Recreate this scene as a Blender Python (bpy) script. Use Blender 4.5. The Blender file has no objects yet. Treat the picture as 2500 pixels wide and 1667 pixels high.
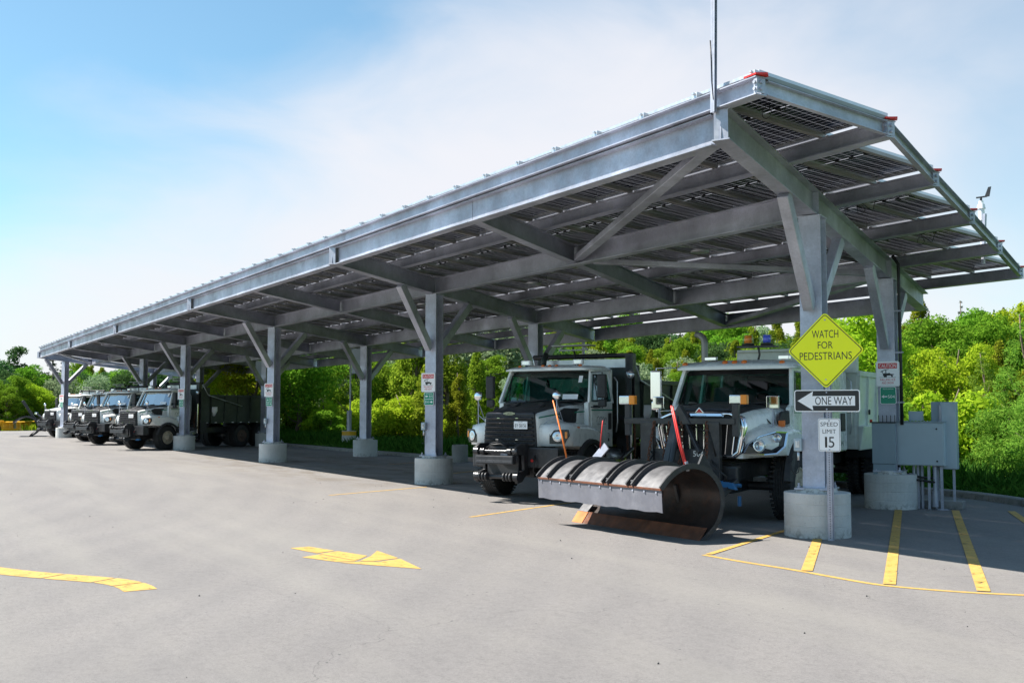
import bpy, bmesh, math, random
import numpy as np
from mathutils import Vector, Matrix, Euler
random.seed(7); np.random.seed(7)
R = math.radians
sc = bpy.context.scene
COL = sc.collection

# ------------------------------------------------------------------ camera
cam_d = bpy.data.cameras.new('camera'); cam = bpy.data.objects.new('camera', cam_d); COL.objects.link(cam)
cam_d.sensor_width = 36.0; cam_d.lens = 2582.0 / 2500.0 * 36.0
cam_d.clip_start = 0.1; cam_d.clip_end = 3000
YAW, PITCH = R(59.14), R(3.63)
cam.location = (10.741, -11.454, 1.788)
cam.rotation_euler = (R(90) + PITCH, 0, YAW)
sc.camera = cam
# ------------------------------------------------------------------ render look
sc.view_settings.view_transform = 'Standard'; sc.view_settings.look = 'None'
sc.view_settings.exposure = 1.16; sc.view_settings.gamma = 1.0
# ------------------------------------------------------------------ sun + sky (light travels towards +.45,+.53,-1)
LD = Vector((0.45, 0.55, -1.0)).normalized()
SUN_EL = math.asin(-LD.z); toS = -LD
sun_d = bpy.data.lights.new('sun', 'SUN'); sun_d.energy = 5.0; sun_d.angle = R(0.53); sun_d.color = (1.0, 0.955, 0.88)
sun = bpy.data.objects.new('sun', sun_d); COL.objects.link(sun)
sun.rotation_euler = LD.to_track_quat('-Z', 'Y').to_euler(); sun.location = (0, 0, 60)
world = bpy.data.worlds.new('World'); sc.world = world; world.use_nodes = True
nt = world.node_tree; nt.nodes.clear()
def N_(t, **k):
    n = nt.nodes.new(t)
    for a, b in k.items(): setattr(n, a, b)
    return n
def L_(a, b): nt.links.new(a, b)
sky = N_('ShaderNodeTexSky', sky_type='NISHITA', sun_disc=False)
sky.sun_elevation = SUN_EL; sky.sun_rotation = math.atan2(toS.x, toS.y)
sky.air_density = 1.0; sky.dust_density = 0.6; sky.ozone_density = 1.0; sky.altitude = 200
bg = N_('ShaderNodeBackground'); out = N_('ShaderNodeOutputWorld')
tc = N_('ShaderNodeTexCoord')
def pix_dir(x, y):
    fw = Vector((-math.sin(YAW) * math.cos(PITCH), math.cos(YAW) * math.cos(PITCH), math.sin(PITCH)))
    rt = Vector((math.cos(YAW), math.sin(YAW), 0)); up = rt.cross(fw)
    return (fw + rt * (x - 1250) / 2582 - up * (y - 833.5) / 2582).normalized()
def maprange(src, a, b, c=0, d=1, smooth=True):
    m = N_('ShaderNodeMapRange'); m.interpolation_type = 'SMOOTHERSTEP' if smooth else 'LINEAR'
    m.inputs['From Min'].default_value = a; m.inputs['From Max'].default_value = b
    m.inputs['To Min'].default_value = c; m.inputs['To Max'].default_value = d
    L_(src, m.inputs['Value']); return m.outputs[0]
def mth(op, a, b=None):
    m = N_('ShaderNodeMath', operation=op)
    for i, s in enumerate((a, b)):
        if s is None: continue
        if isinstance(s, (int, float)): m.inputs[i].default_value = s
        else: L_(s, m.inputs[i])
    return m.outputs[0]
def planedist(n):
    d = N_('ShaderNodeVectorMath', operation='DOT_PRODUCT'); L_(tc.outputs['Generated'], d.inputs[0])
    d.inputs[1].default_value = n; return d.outputs['Value']
# the broad cloud bank: its upper edge is a great circle across the sky
e1 = pix_dir(0, 560).cross(pix_dir(1300, 10)).normalized()
if e1.dot(pix_dir(1000, 600)) < 0: e1 = -e1
mapn = N_('ShaderNodeMapping'); L_(tc.outputs['Generated'], mapn.inputs['Vector']); mapn.inputs['Scale'].default_value = (1, 1, 2.2)
n1 = N_('ShaderNodeTexNoise'); n1.inputs['Scale'].default_value = 4.2; n1.inputs['Detail'].default_value = 9; n1.inputs['Roughness'].default_value = .52
n1.inputs['Distortion'].default_value = .5
L_(mapn.outputs[0], n1.inputs['Vector'])
dist = mth('ADD', planedist(e1), mth('MULTIPLY', mth('SUBTRACT', n1.outputs['Fac'], .5), .22))
m1 = maprange(dist, -.13, .15)
e2 = pix_dir(1750, 0).cross(pix_dir(2400, 900)).normalized()
if e2.dot(pix_dir(1000, 500)) < 0: e2 = -e2
m2 = maprange(mth('ADD', planedist(e2), mth('MULTIPLY', mth('SUBTRACT', n1.outputs['Fac'], .5), .3)), -.30, .14, .34, 1)
sep = N_('ShaderNodeSeparateXYZ'); L_(tc.outputs['Generated'], sep.inputs[0])
hz = maprange(sep.outputs['Z'], 0.0, .24, .62, 0.0)       # pale haze low over the horizon
mask = mth('MAXIMUM', mth('MULTIPLY', mth('MULTIPLY', m1, m2), .93), hz)
mask = mth('MAXIMUM', mask, .05)
mask = mth('MULTIPLY', mask, maprange(sep.outputs['Z'], -.02, .0, 0, 1))
mixc = N_('ShaderNodeMixRGB'); L_(mask, mixc.inputs['Fac'])
tint = N_('ShaderNodeMixRGB', blend_type='MULTIPLY'); tint.inputs['Fac'].default_value = 1; L_(sky.outputs[0], tint.inputs['Color1']); tint.inputs['Color2'].default_value = (.74, 1.02, 1.0, 1)
L_(tint.outputs[0], mixc.inputs['Color1'])
mixc.inputs['Color2'].default_value = (5.2, 5.15, 5.4, 1)
L_(mixc.outputs[0], bg.inputs['Color']); bg.inputs['Strength'].default_value = .080
L_(bg.outputs[0], out.inputs['Surface'])

# ------------------------------------------------------------------ mesh helpers
def vv(a): return Vector(a)
class MB:
    def __init__(s): s.v = []; s.f = []; s.m = []; s.s = []
    def add(s, vs, fs, mi=0, sm=False):
        o = len(s.v); s.v += [tuple(v) for v in vs]
        for f in fs: s.f.append(tuple(i + o for i in f)); s.m.append(mi); s.s.append(sm)
        return s
    def hexa(s, p, mi=0):
        return s.add(p, [(0,3,2,1),(4,5,6,7),(0,1,5,4),(1,2,6,5),(2,3,7,6),(3,0,4,7)], mi)
    def box(s, x0, x1, y0, y1, z0, z1, mi=0):
        return s.hexa([(x0,y0,z0),(x1,y0,z0),(x1,y1,z0),(x0,y1,z0),(x0,y0,z1),(x1,y0,z1),(x1,y1,z1),(x0,y1,z1)], mi)
    def ob(s, c, a, b, d, mi=0):      # oriented box: centre + three half vectors
        c, a, b, d = map(vv, (c, a, b, d))
        return s.hexa([c-a-b-d, c+a-b-d, c+a+b-d, c-a+b-d, c-a-b+d, c+a-b+d, c+a+b+d, c-a+b+d], mi)
    def beam(s, p0, p1, w, h, up=(0,0,1), mi=0):
        p0, p1 = vv(p0), vv(p1); d = p1 - p0; x = d.cross(vv(up)).normalized(); z = x.cross(d).normalized()
        return s.ob((p0+p1)/2, d/2, x*(w/2), z*(h/2), mi)
    def ibeam(s, p0, p1, w, h, tf=.014, tw=.012, up=(0,0,1), mi=0):   # p = centre of section
        p0, p1 = vv(p0), vv(p1); d = p1 - p0; x = d.cross(vv(up)).normalized(); z = x.cross(d).normalized(); c = (p0+p1)/2
        s.ob(c + z*(h/2 - tf/2), d/2, x*(w/2), z*(tf/2), mi); s.ob(c - z*(h/2 - tf/2), d/2, x*(w/2), z*(tf/2), mi)
        return s.ob(c, d/2, x*(tw/2), z*(h/2 - tf), mi)
    def chan(s, p0, p1, w, h, t=.01, up=(0,0,1), side=1, mi=0):
        p0, p1 = vv(p0), vv(p1); d = p1 - p0; x = d.cross(vv(up)).normalized()*side; z = x.cross(d).normalized(); c = (p0+p1)/2
        s.ob(c - x*(w/2 - t/2), d/2, x*(t/2), z*(h/2), mi)
        for k in (1, -1): s.ob(c + x*(t/2) + z*(k*(h/2 - t/2)), d/2, x*(w/2 - t/2), z*(t/2), mi)
        return s
    def cyl(s, p0, p1, r0, r1=None, n=16, mi=0, sm=True, caps=True):
        if r1 is None: r1 = r0
        p0, p1 = vv(p0), vv(p1); d = (p1-p0).normalized(); a = d.orthogonal().normalized(); b = d.cross(a)
        vs = []
        for k in range(n):
            t = 2*math.pi*k/n; u = a*math.cos(t)+b*math.sin(t); vs += [p0+u*r0, p1+u*r1]
        s.add(vs, [(2*k, 2*((k+1) % n), 2*((k+1) % n)+1, 2*k+1) for k in range(n)], mi, sm)
        if caps:
            s.add(vs[0::2], [tuple(range(n))[::-1]], mi); s.add(vs[1::2], [tuple(range(n))], mi)
        return s
    def tube(s, pts, r, n=8, mi=0):
        pts = [vv(p) for p in pts]; rings = []
        a = None
        for i, p in enumerate(pts):
            d = (pts[min(i+1, len(pts)-1)] - pts[max(i-1, 0)]).normalized()
            a = d.orthogonal().normalized() if a is None else (a - d*a.dot(d)).normalized()
            b = d.cross(a); rr = r[i] if isinstance(r, (list, tuple)) else r
            rings.append([p + (a*math.cos(2*math.pi*k/n) + b*math.sin(2*math.pi*k/n))*rr for k in range(n)])
        return s.loft(rings, mi, True, True)
    def loft(s, rings, mi=0, sm=False, closed=True, caps=True, mf=None):
        n = len(rings[0]); o = len(s.v); s.v += [tuple(p) for r in rings for p in r]
        for i in range(len(rings)-1):
            for k in range(n if closed else n-1):
                k2 = (k+1) % n
                s.f.append((o+i*n+k, o+i*n+k2, o+(i+1)*n+k2, o+(i+1)*n+k)); s.m.append(mf(i, k) if mf else mi); s.s.append(sm)
        if caps and closed:
            s.f.append(tuple(o+k for k in range(n))[::-1]); s.m.append(mi); s.s.append(False)
            s.f.append(tuple(o+(len(rings)-1)*n+k for k in range(n))); s.m.append(mi); s.s.append(False)
        return s
    def prism(s, poly, fn, a, b, mi=0, sm=False):
        return s.loft([[fn(u, v, a) for u, v in poly], [fn(u, v, b) for u, v in poly]], mi, sm)
    def lathe(s, prof, o, ax, n=32, mi=0, sm=True, mf=None):   # prof (along axis, radius)
        o, ax = vv(o), vv(ax).normalized(); a = ax.orthogonal().normalized(); b = ax.cross(a)
        rings = [[o + ax*t + (a*math.cos(2*math.pi*k/n) + b*math.sin(2*math.pi*k/n))*r for k in range(n)] for t, r in prof]
        return s.loft(rings, mi, sm, True, True, mf)
    def strip(s, path, off, th, mi=0):     # thin sheet following polyline of points, extruded by vector off, thickness th
        return s
    def mesh(s, name, mats, fix=True):
        me = bpy.data.meshes.new(name); me.from_pydata(s.v, [], s.f)
        for m in (mats if isinstance(mats, (list, tuple)) else [mats]): me.materials.append(m)
        me.polygons.foreach_set('material_index', s.m); me.polygons.foreach_set('use_smooth', s.s)
        if fix:
            bm = bmesh.new(); bm.from_mesh(me); bmesh.ops.recalc_face_normals(bm, faces=bm.faces); bm.to_mesh(me); bm.free()
        me.update(); return me
    def build(s, name, mats, parent=None, bev=0, fix=True, seg=2):
        o = bpy.data.objects.new(name, s.mesh(name, mats, fix)); COL.objects.link(o)
        if parent: o.parent = parent
        if bev:
            b = o.modifiers.new('bevel', 'BEVEL'); b.width = bev; b.segments = seg; b.limit_method = 'ANGLE'; b.angle_limit = R(35)
        return o
def inst(name, me, parent=None, loc=(0,0,0), rot=(0,0,0), scl=(1,1,1)):
    o = bpy.data.objects.new(name, me); COL.objects.link(o); o.location = loc; o.rotation_euler = rot; o.scale = scl
    if parent: o.parent = parent
    return o
def tag(o, label=None, cat=None, group=None, kind=None):
    if label: o['label'] = label
    if cat: o['category'] = cat
    if group: o['group'] = group
    if kind: o['kind'] = kind
    return o
def empty(name, loc=(0,0,0), rz=0, label=None, cat=None, group=None):
    o = bpy.data.objects.new(name, None); COL.objects.link(o); o.location = loc; o.rotation_euler = (0, 0, rz)
    o.empty_display_size = .2
    return tag(o, label, cat, group)
def kids(o): return [c for c in bpy.data.objects if c.parent is o]
def copy_tree(o, parent=None, sub=None):
    c = o.copy(); COL.objects.link(c)
    if parent: c.parent = parent
    for ch in (sub[o] if sub else kids(o)): copy_tree(ch, c, sub)
    return c
def childmap():
    d = {}
    for o in bpy.data.objects: d.setdefault(o, [])
    for o in bpy.data.objects:
        if o.parent: d[o.parent].append(o)
    return d

# ------------------------------------------------------------------ materials
def newmat(name):
    m = bpy.data.materials.new(name); m.use_nodes = True; t = m.node_tree
    return m, t, t.nodes['Principled BSDF']
def mnode(t, typ, **k):
    n = t.nodes.new(typ)
    for a, b in k.items(): setattr(n, a, b)
    return n
def noise(t, scale, detail=4, rough=.55, coord='Object', vec=None, sc3=None):
    c = mnode(t, 'ShaderNodeTexCoord'); n = mnode(t, 'ShaderNodeTexNoise')
    n.inputs['Scale'].default_value = scale; n.inputs['Detail'].default_value = detail; n.inputs['Roughness'].default_value = rough
    src = c.outputs[coord]
    if sc3:
        mp = mnode(t, 'ShaderNodeMapping'); mp.inputs['Scale'].default_value = sc3; t.links.new(src, mp.inputs['Vector']); src = mp.outputs[0]
    t.links.new(src, n.inputs['Vector']); return n.outputs['Fac']
def ramp(t, src, stops):
    r = mnode(t, 'ShaderNodeValToRGB'); t.links.new(src, r.inputs['Fac'])
    el = r.color_ramp.elements
    while len(el) < len(stops): el.new(.5)
    for e, (p, c) in zip(el, stops): e.position = p; e.color = (*c, 1) if len(c) == 3 else c
    return r.outputs['Color']
def mixn(t, fac, a, b, mode='MIX'):
    m = mnode(t, 'ShaderNodeMixRGB', blend_type=mode)
    for i, s in ((0, fac), (1, a), (2, b)):
        if isinstance(s, (int, float)): m.inputs[i].default_value = s
        elif isinstance(s, tuple): m.inputs[i].default_value = (*s, 1)
        else: t.links.new(s, m.inputs[i])
    return m.outputs[0]
def bump(t, p, h, strength=.3, dist=.01):
    b = mnode(t, 'ShaderNodeBump'); b.inputs['Strength'].default_value = strength; b.inputs['Distance'].default_value = dist
    t.links.new(h, b.inputs['Height']); t.links.new(b.outputs[0], p.inputs['Normal'])
def paint(name, col, rough=.4, metal=0, var=.12, scale=3, coat=0, bumpv=0, dirt=None):
    m, t, p = newmat(name)
    n = noise(t, scale, 6, .6)
    lo = tuple(max(0, c*(1-var)) for c in col); hi = tuple(min(1, c*(1+var)) for c in col)
    c = ramp(t, n, [(.3, lo), (.7, hi)])
    if dirt:
        n2 = noise(t, scale*2.7, 8, .7); f = ramp(t, n2, [(.5, (0,0,0)), (.72, (1,1,1))]); c = mixn(t, mixn(t, dirt[1], (0,0,0), f), c, dirt[0])
    t.links.new(c, p.inputs['Base Color'])
    rr = ramp(t, noise(t, scale*4, 4), [(.3, (rough*.8,)*3), (.7, (min(1, rough*1.2),)*3)]); t.links.new(rr, p.inputs['Roughness'])
    p.inputs['Metallic'].default_value = metal
    if coat: p.inputs['Coat Weight'].default_value = coat; p.inputs['Coat Roughness'].default_value = .08
    if bumpv: bump(t, p, noise(t, scale*12, 5), bumpv)
    return m
def galv(name, tint=(.43, .445, .52), metal=.48, rough=.5):
    m, t, p = newmat(name)
    c = mnode(t, 'ShaderNodeTexCoord'); v = mnode(t, 'ShaderNodeTexVoronoi'); v.inputs['Scale'].default_value = 42
    t.links.new(c.outputs['Object'], v.inputs['Vector'])
    a = ramp(t, noise(t, .9, 5, .65), [(.32, tuple(x*.62 for x in tint)), (.55, tint), (.74, tuple(min(1, x*1.42) for x in tint))])
    s = ramp(t, v.outputs['Color'], [(.2, (.94,)*3), (.8, (1.05,)*3)])
    col = mixn(t, 1.0, a, s, 'MULTIPLY')
    st = ramp(t, noise(t, 2.2, 6, .7, sc3=(3, 3, .5)), [(.55, (0,0,0)), (.8, (1,1,1))])
    col = mixn(t, mixn(t, .35, (0,0,0), st), col, (.62, .63, .62))
    t.links.new(col, p.inputs['Base Color'])
    t.links.new(ramp(t, noise(t, 5, 5), [(.3, (rough-.12,)*3), (.75, (rough+.16,)*3)]), p.inputs['Roughness'])
    p.inputs['Metallic'].default_value = metal
    bump(t, p, noise(t, 40, 4), .06, .002)
    return m
M = {}
M['galv'] = galv('galvanised_steel')
M['galv_col'] = galv('galvanised_column', (.48, .505, .60), .5, .48)
M['alu'] = paint('aluminium_frame', (.60, .61, .63), .35, .7, .08, 4)
M['alu_dk'] = paint('panel_rail_metal', (.30, .295, .28), .5, .5, .15, 3)
M['white'] = paint('white_truck_paint', (.86, .88, .86), .28, 0, .03, 2, .6, dirt=((.66, .65, .61), .10))
M['white2'] = paint('white_body_paint', (.72, .78, .73), .4, 0, .07, 2, .2, dirt=((.35, .37, .34), .4))
M['black'] = paint('black_steel_paint', (.022, .023, .027), .42, 0, .3, 3, .1, dirt=((.12, .115, .11), .35))
M['hoodblk'] = paint('matt_black_hood', (.03, .031, .036), .42, 0, .2, 2)
M['slat'] = paint('grille_slat', (.07, .072, .08), .3, .3, .1, 5)
M['plastic'] = paint('dark_plastic', (.03, .03, .032), .6, 0, .2, 5)
M['dkbody'] = paint('dark_dump_body', (.03, .042, .034), .5, 0, .3, 2, dirt=((.10, .10, .09), .4))
M['chrome'] = paint('chrome', (.85, .86, .88), .08, 1, .03, 3)
M['red'] = paint('red_paint', (.62, .03, .025), .4, 0, .1)
M['orange'] = paint('orange_plastic', (.85, .20, .03), .45, 0, .1)
M['amber'] = paint('amber_lens', (.95, .30, .03), .15, 0, .1)
M['blue'] = paint('blue_plastic', (.10, .16, .85), .3, 0, .1)
M['bluehose'] = paint('blue_coupling', (.02, .13, .30), .4, 0, .1)
M['green'] = paint('green_stripe', (.01, .22, .13), .4, 0, .05)
M['cabinet'] = paint('grey_cabinet_enamel', (.40, .48, .53), .45, 0, .06, 2)
M['cabdk'] = paint('dark_cabinet_enamel', (.25, .32, .37), .5, 0, .08, 2)
M['ylw'] = paint('yellow_machine_paint', (.75, .42, .02), .45, 0, .1, 2, dirt=((.25, .12, .03), .5))
M['signwhite'] = paint('sign_white', (.93, .92, .93), .4, 0, .03)
M['signblack'] = paint('sign_black', (.012, .012, .014), .4, 0, .1)
M['signred'] = paint('sign_red', (.62, .02, .03), .4, 0, .05)
M['signgreen'] = paint('sign_green', (.005, .28, .17), .4, 0, .05)
M['signyg'] = paint('sign_fluorescent_yellow_green', (.95, 1.0, .002), .45, 0, .02)
M['cable'] = paint('black_cable', (.012, .012, .013), .5, 0, .1)
M['bark'] = paint('bark', (.16, .12, .09), .9, 0, .35, 6, bumpv=.5)
M['rubber'] = paint('tyre_rubber', (.022, .022, .023), .85, 0, .3, 6, bumpv=.2, dirt=((.10, .095, .085), .4))
M['rim'] = paint('cream_rim', (.40, .35, .26), .5, 0, .2, 4, dirt=((.10, .07, .05), .8))
M['rimdk'] = paint('dark_rusty_rim', (.10, .06, .045), .6, .1, .4, 6)
M['seat'] = paint('grey_seat_cloth', (.10, .10, .11), .9, 0, .2)
M['rust'] = paint('rusty_steel', (.15, .055, .028), .8, .1, .5, 5, bumpv=.3, dirt=((.05, .03, .025), .6))
M['rustlit'] = paint('sunlit_rust_edge', (.48, .16, .045), .7, .2, .3, 5, bumpv=.2)  # rust of the blade's left end, its sunlit look put into the colour
M['bladein'] = paint('worn_blade_face', (.042, .034, .032), .4, .4, .5, 2.5, bumpv=.25, dirt=((.11, .05, .03), .55))
M['bladeout'] = paint('worn_grey_blade_back', (.15, .148, .155), .42, .45, .2, 2, dirt=((.26, .25, .25), .4))
M['flap'] = paint('grey_rubber_flap', (.15, .15, .175), .5, .1, .18, 3, dirt=((.30, .29, .30), .3))
def conc(name, col, lines=False):
    m, t, p = newmat(name)
    a = ramp(t, noise(t, 2.2, 7, .65), [(.3, tuple(c*.82 for c in col)), (.72, tuple(min(1, c*1.1) for c in col))])
    vz = ramp(t, noise(t, 60, 3, .6), [(.30, (.25, .24, .22)), (.36, (1, 1, 1))])
    a = mixn(t, .6, a, vz, 'MULTIPLY')
    tcn = mnode(t, 'ShaderNodeTexCoord'); sp = mnode(t, 'ShaderNodeSeparateXYZ'); t.links.new(tcn.outputs['Object'], sp.inputs[0])
    g = mnode(t, 'ShaderNodeMapRange'); t.links.new(sp.outputs['Z'], g.inputs[0]); g.inputs[1].default_value = 0; g.inputs[2].default_value = .16; g.inputs[3].default_value = .8; g.inputs[4].default_value = 0
    st = ramp(t, noise(t, 9, 6, .7), [(.48, (0,)*3), (.6, (1,)*3)])
    f = mnode(t, 'ShaderNodeMath', operation='MULTIPLY'); t.links.new(g.outputs[0], f.inputs[0]); t.links.new(st, f.inputs[1])
    a = mixn(t, f.outputs[0], a, (.13, .12, .10))
    t.links.new(a, p.inputs['Base Color']); p.inputs['Roughness'].default_value = .9
    bump(t, p, noise(t, 50, 5), .2, .004)
    return m
M['conc'] = conc('cast_concrete', (.56, .56, .54))
M['kerbc'] = conc('kerb_concrete', (.27, .26, .245))
def glass(name, tint=(.35, .5, .48), refl=.12, dark=.45):
    m, t, p = newmat(name)
    t.nodes.remove(p); o = t.nodes['Material Output']
    g = mnode(t, 'ShaderNodeBsdfGlossy'); g.inputs['Roughness'].default_value = .02; g.inputs['Color'].default_value = (.95, .97, 1, 1)
    tr = mnode(t, 'ShaderNodeBsdfTransparent'); tr.inputs['Color'].default_value = (*[c*dark for c in tint], 1)
    f = mnode(t, 'ShaderNodeLayerWeight'); f.inputs['Blend'].default_value = .5
    pw = mnode(t, 'ShaderNodeMath', operation='POWER'); t.links.new(f.outputs['Facing'], pw.inputs[0]); pw.inputs[1].default_value = 4.0
    a = mnode(t, 'ShaderNodeMath', operation='ADD'); t.links.new(pw.outputs[0], a.inputs[0]); a.inputs[1].default_value = refl
    mx = mnode(t, 'ShaderNodeMixShader'); t.links.new(a.outputs[0], mx.inputs[0]); t.links.new(tr.outputs[0], mx.inputs[1]); t.links.new(g.outputs[0], mx.inputs[2])
    t.links.new(mx.outputs[0], o.inputs[0]); return m
M['glass'] = glass('tinted_windscreen_glass', (.34, .72, .66), .06, .8)
M['glass_sky'] = glass('sky_reflecting_windscreen', (.30, .45, .55), .42, .4)
M['lens'] = glass('clear_lens', (1, 1, 1), .04, .95)
M['frit'] = paint('glass_edge_black', (.01, .01, .012), .15, 0, .1)
def lensmat():
    m = paint('headlamp_reflector', (.75, .78, .82), .12, .8, .15, 30); return m
M['reflector'] = lensmat()
def cellmat():
    m, t, p = newmat('bifacial_solar_cells')
    c = mnode(t, 'ShaderNodeTexCoord'); sp = mnode(t, 'ShaderNodeSeparateXYZ'); t.links.new(c.outputs['Object'], sp.inputs[0])
    def line(axis, pitch, width, off=0):
        a = mnode(t, 'ShaderNodeMath', operation='ADD'); t.links.new(sp.outputs[axis], a.inputs[0]); a.inputs[1].default_value = 10*pitch + off
        b = mnode(t, 'ShaderNodeMath', operation='MODULO'); t.links.new(a.outputs[0], b.inputs[0]); b.inputs[1].default_value = pitch
        d = mnode(t, 'ShaderNodeMath', operation='LESS_THAN'); t.links.new(b.outputs[0], d.inputs[0]); d.inputs[1].default_value = width
        return d.outputs[0]
    gx = line('X', .163, .0050, .003); gy = line('Y', .0835, .0030, .002)
    mid = mnode(t, 'ShaderNodeMath', operation='ABSOLUTE'); t.links.new(sp.outputs['Y'], mid.inputs[0])
    md = mnode(t, 'ShaderNodeMath', operation='LESS_THAN'); t.links.new(mid.outputs[0], md.inputs[0]); md.inputs[1].default_value = .011
    mx1 = mnode(t, 'ShaderNodeMath', operation='MAXIMUM'); t.links.new(gx, mx1.inputs[0]); t.links.new(gy, mx1.inputs[1])
    mx2 = mnode(t, 'ShaderNodeMath', operation='MAXIMUM'); t.links.new(mx1.outputs[0], mx2.inputs[0]); t.links.new(md.outputs[0], mx2.inputs[1])
    p.inputs['Base Color'].default_value = (.004, .005, .012, 1); p.inputs['Roughness'].default_value = .2
    p.inputs['Specular IOR Level'].default_value = .15
    tr = mnode(t, 'ShaderNodeBsdfTransparent'); tr.inputs['Color'].default_value = (.09, .09, .105, 1)
    tl = mnode(t, 'ShaderNodeBsdfTranslucent'); tl.inputs['Color'].default_value = (.22, .22, .24, 1)
    mt = mnode(t, 'ShaderNodeMixShader'); mt.inputs[0].default_value = .55
    t.links.new(tr.outputs[0], mt.inputs[1]); t.links.new(tl.outputs[0], mt.inputs[2])
    ms = mnode(t, 'ShaderNodeMixShader'); t.links.new(mx2.outputs[0], ms.inputs[0]); t.links.new(p.outputs[0], ms.inputs[1]); t.links.new(mt.outputs[0], ms.inputs[2])
    t.links.new(ms.outputs[0], t.nodes['Material Output'].inputs[0]); return m
M['cell'] = cellmat()
def leafmat(name, c1, c2, trans=.45):
    m, t, p = newmat(name); t.nodes.remove(p)
    g = mnode(t, 'ShaderNodeNewGeometry'); oi = mnode(t, 'ShaderNodeObjectInfo')
    c = ramp(t, g.outputs['Random Per Island'], [(0, c1), (1, c2)])
    hs = mnode(t, 'ShaderNodeHueSaturation'); t.links.new(c, hs.inputs['Color'])
    mr = mnode(t, 'ShaderNodeMapRange'); t.links.new(oi.outputs['Random'], mr.inputs[0]); mr.inputs[3].default_value = .478; mr.inputs[4].default_value = .518
    t.links.new(mr.outputs[0], hs.inputs['Hue'])
    mr2 = mnode(t, 'ShaderNodeMapRange'); t.links.new(oi.outputs['Random'], mr2.inputs[0]); mr2.inputs[3].default_value = .95; mr2.inputs[4].default_value = 1.3
    t.links.new(mr2.outputs[0], hs.inputs['Value'])
    d = mnode(t, 'ShaderNodeBsdfDiffuse'); t.links.new(hs.outputs[0], d.inputs['Color'])
    tl = mnode(t, 'ShaderNodeBsdfTranslucent'); t.links.new(hs.outputs[0], tl.inputs['Color'])
    mx = mnode(t, 'ShaderNodeMixShader'); mx.inputs[0].default_value = trans
    t.links.new(d.outputs[0], mx.inputs[1]); t.links.new(tl.outputs[0], mx.inputs[2])
    t.links.new(mx.outputs[0], t.nodes['Material Output'].inputs[0]); return m
M['cedar'] = leafmat('cedar_leaf', (.115, .17, .012), (.28, .33, .03), .5)
M['maple'] = leafmat('broad_leaf', (.08, .18, .013), (.19, .33, .03), .5)
M['lime'] = leafmat('yellow_green_leaf', (.19, .30, .014), (.37, .46, .03), .5)
M['spruce'] = leafmat('spruce_needle', (.012, .035, .018), (.035, .07, .035), .2)
M['deep'] = leafmat('deep_green_leaf', (.035, .09, .03), (.08, .155, .05), .45)
M['silver'] = leafmat('silvery_leaf', (.15, .22, .11), (.27, .33, .19), .5)
M['pine'] = leafmat('bright_pine_needle', (.08, .175, .02), (.24, .36, .05), .5)
M['grass'] = leafmat('grass_blade', (.025, .085, .012), (.08, .17, .025), .4)
M['flower'] = paint('white_flower', (.7, .7, .72), .8, 0, .1)

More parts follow.
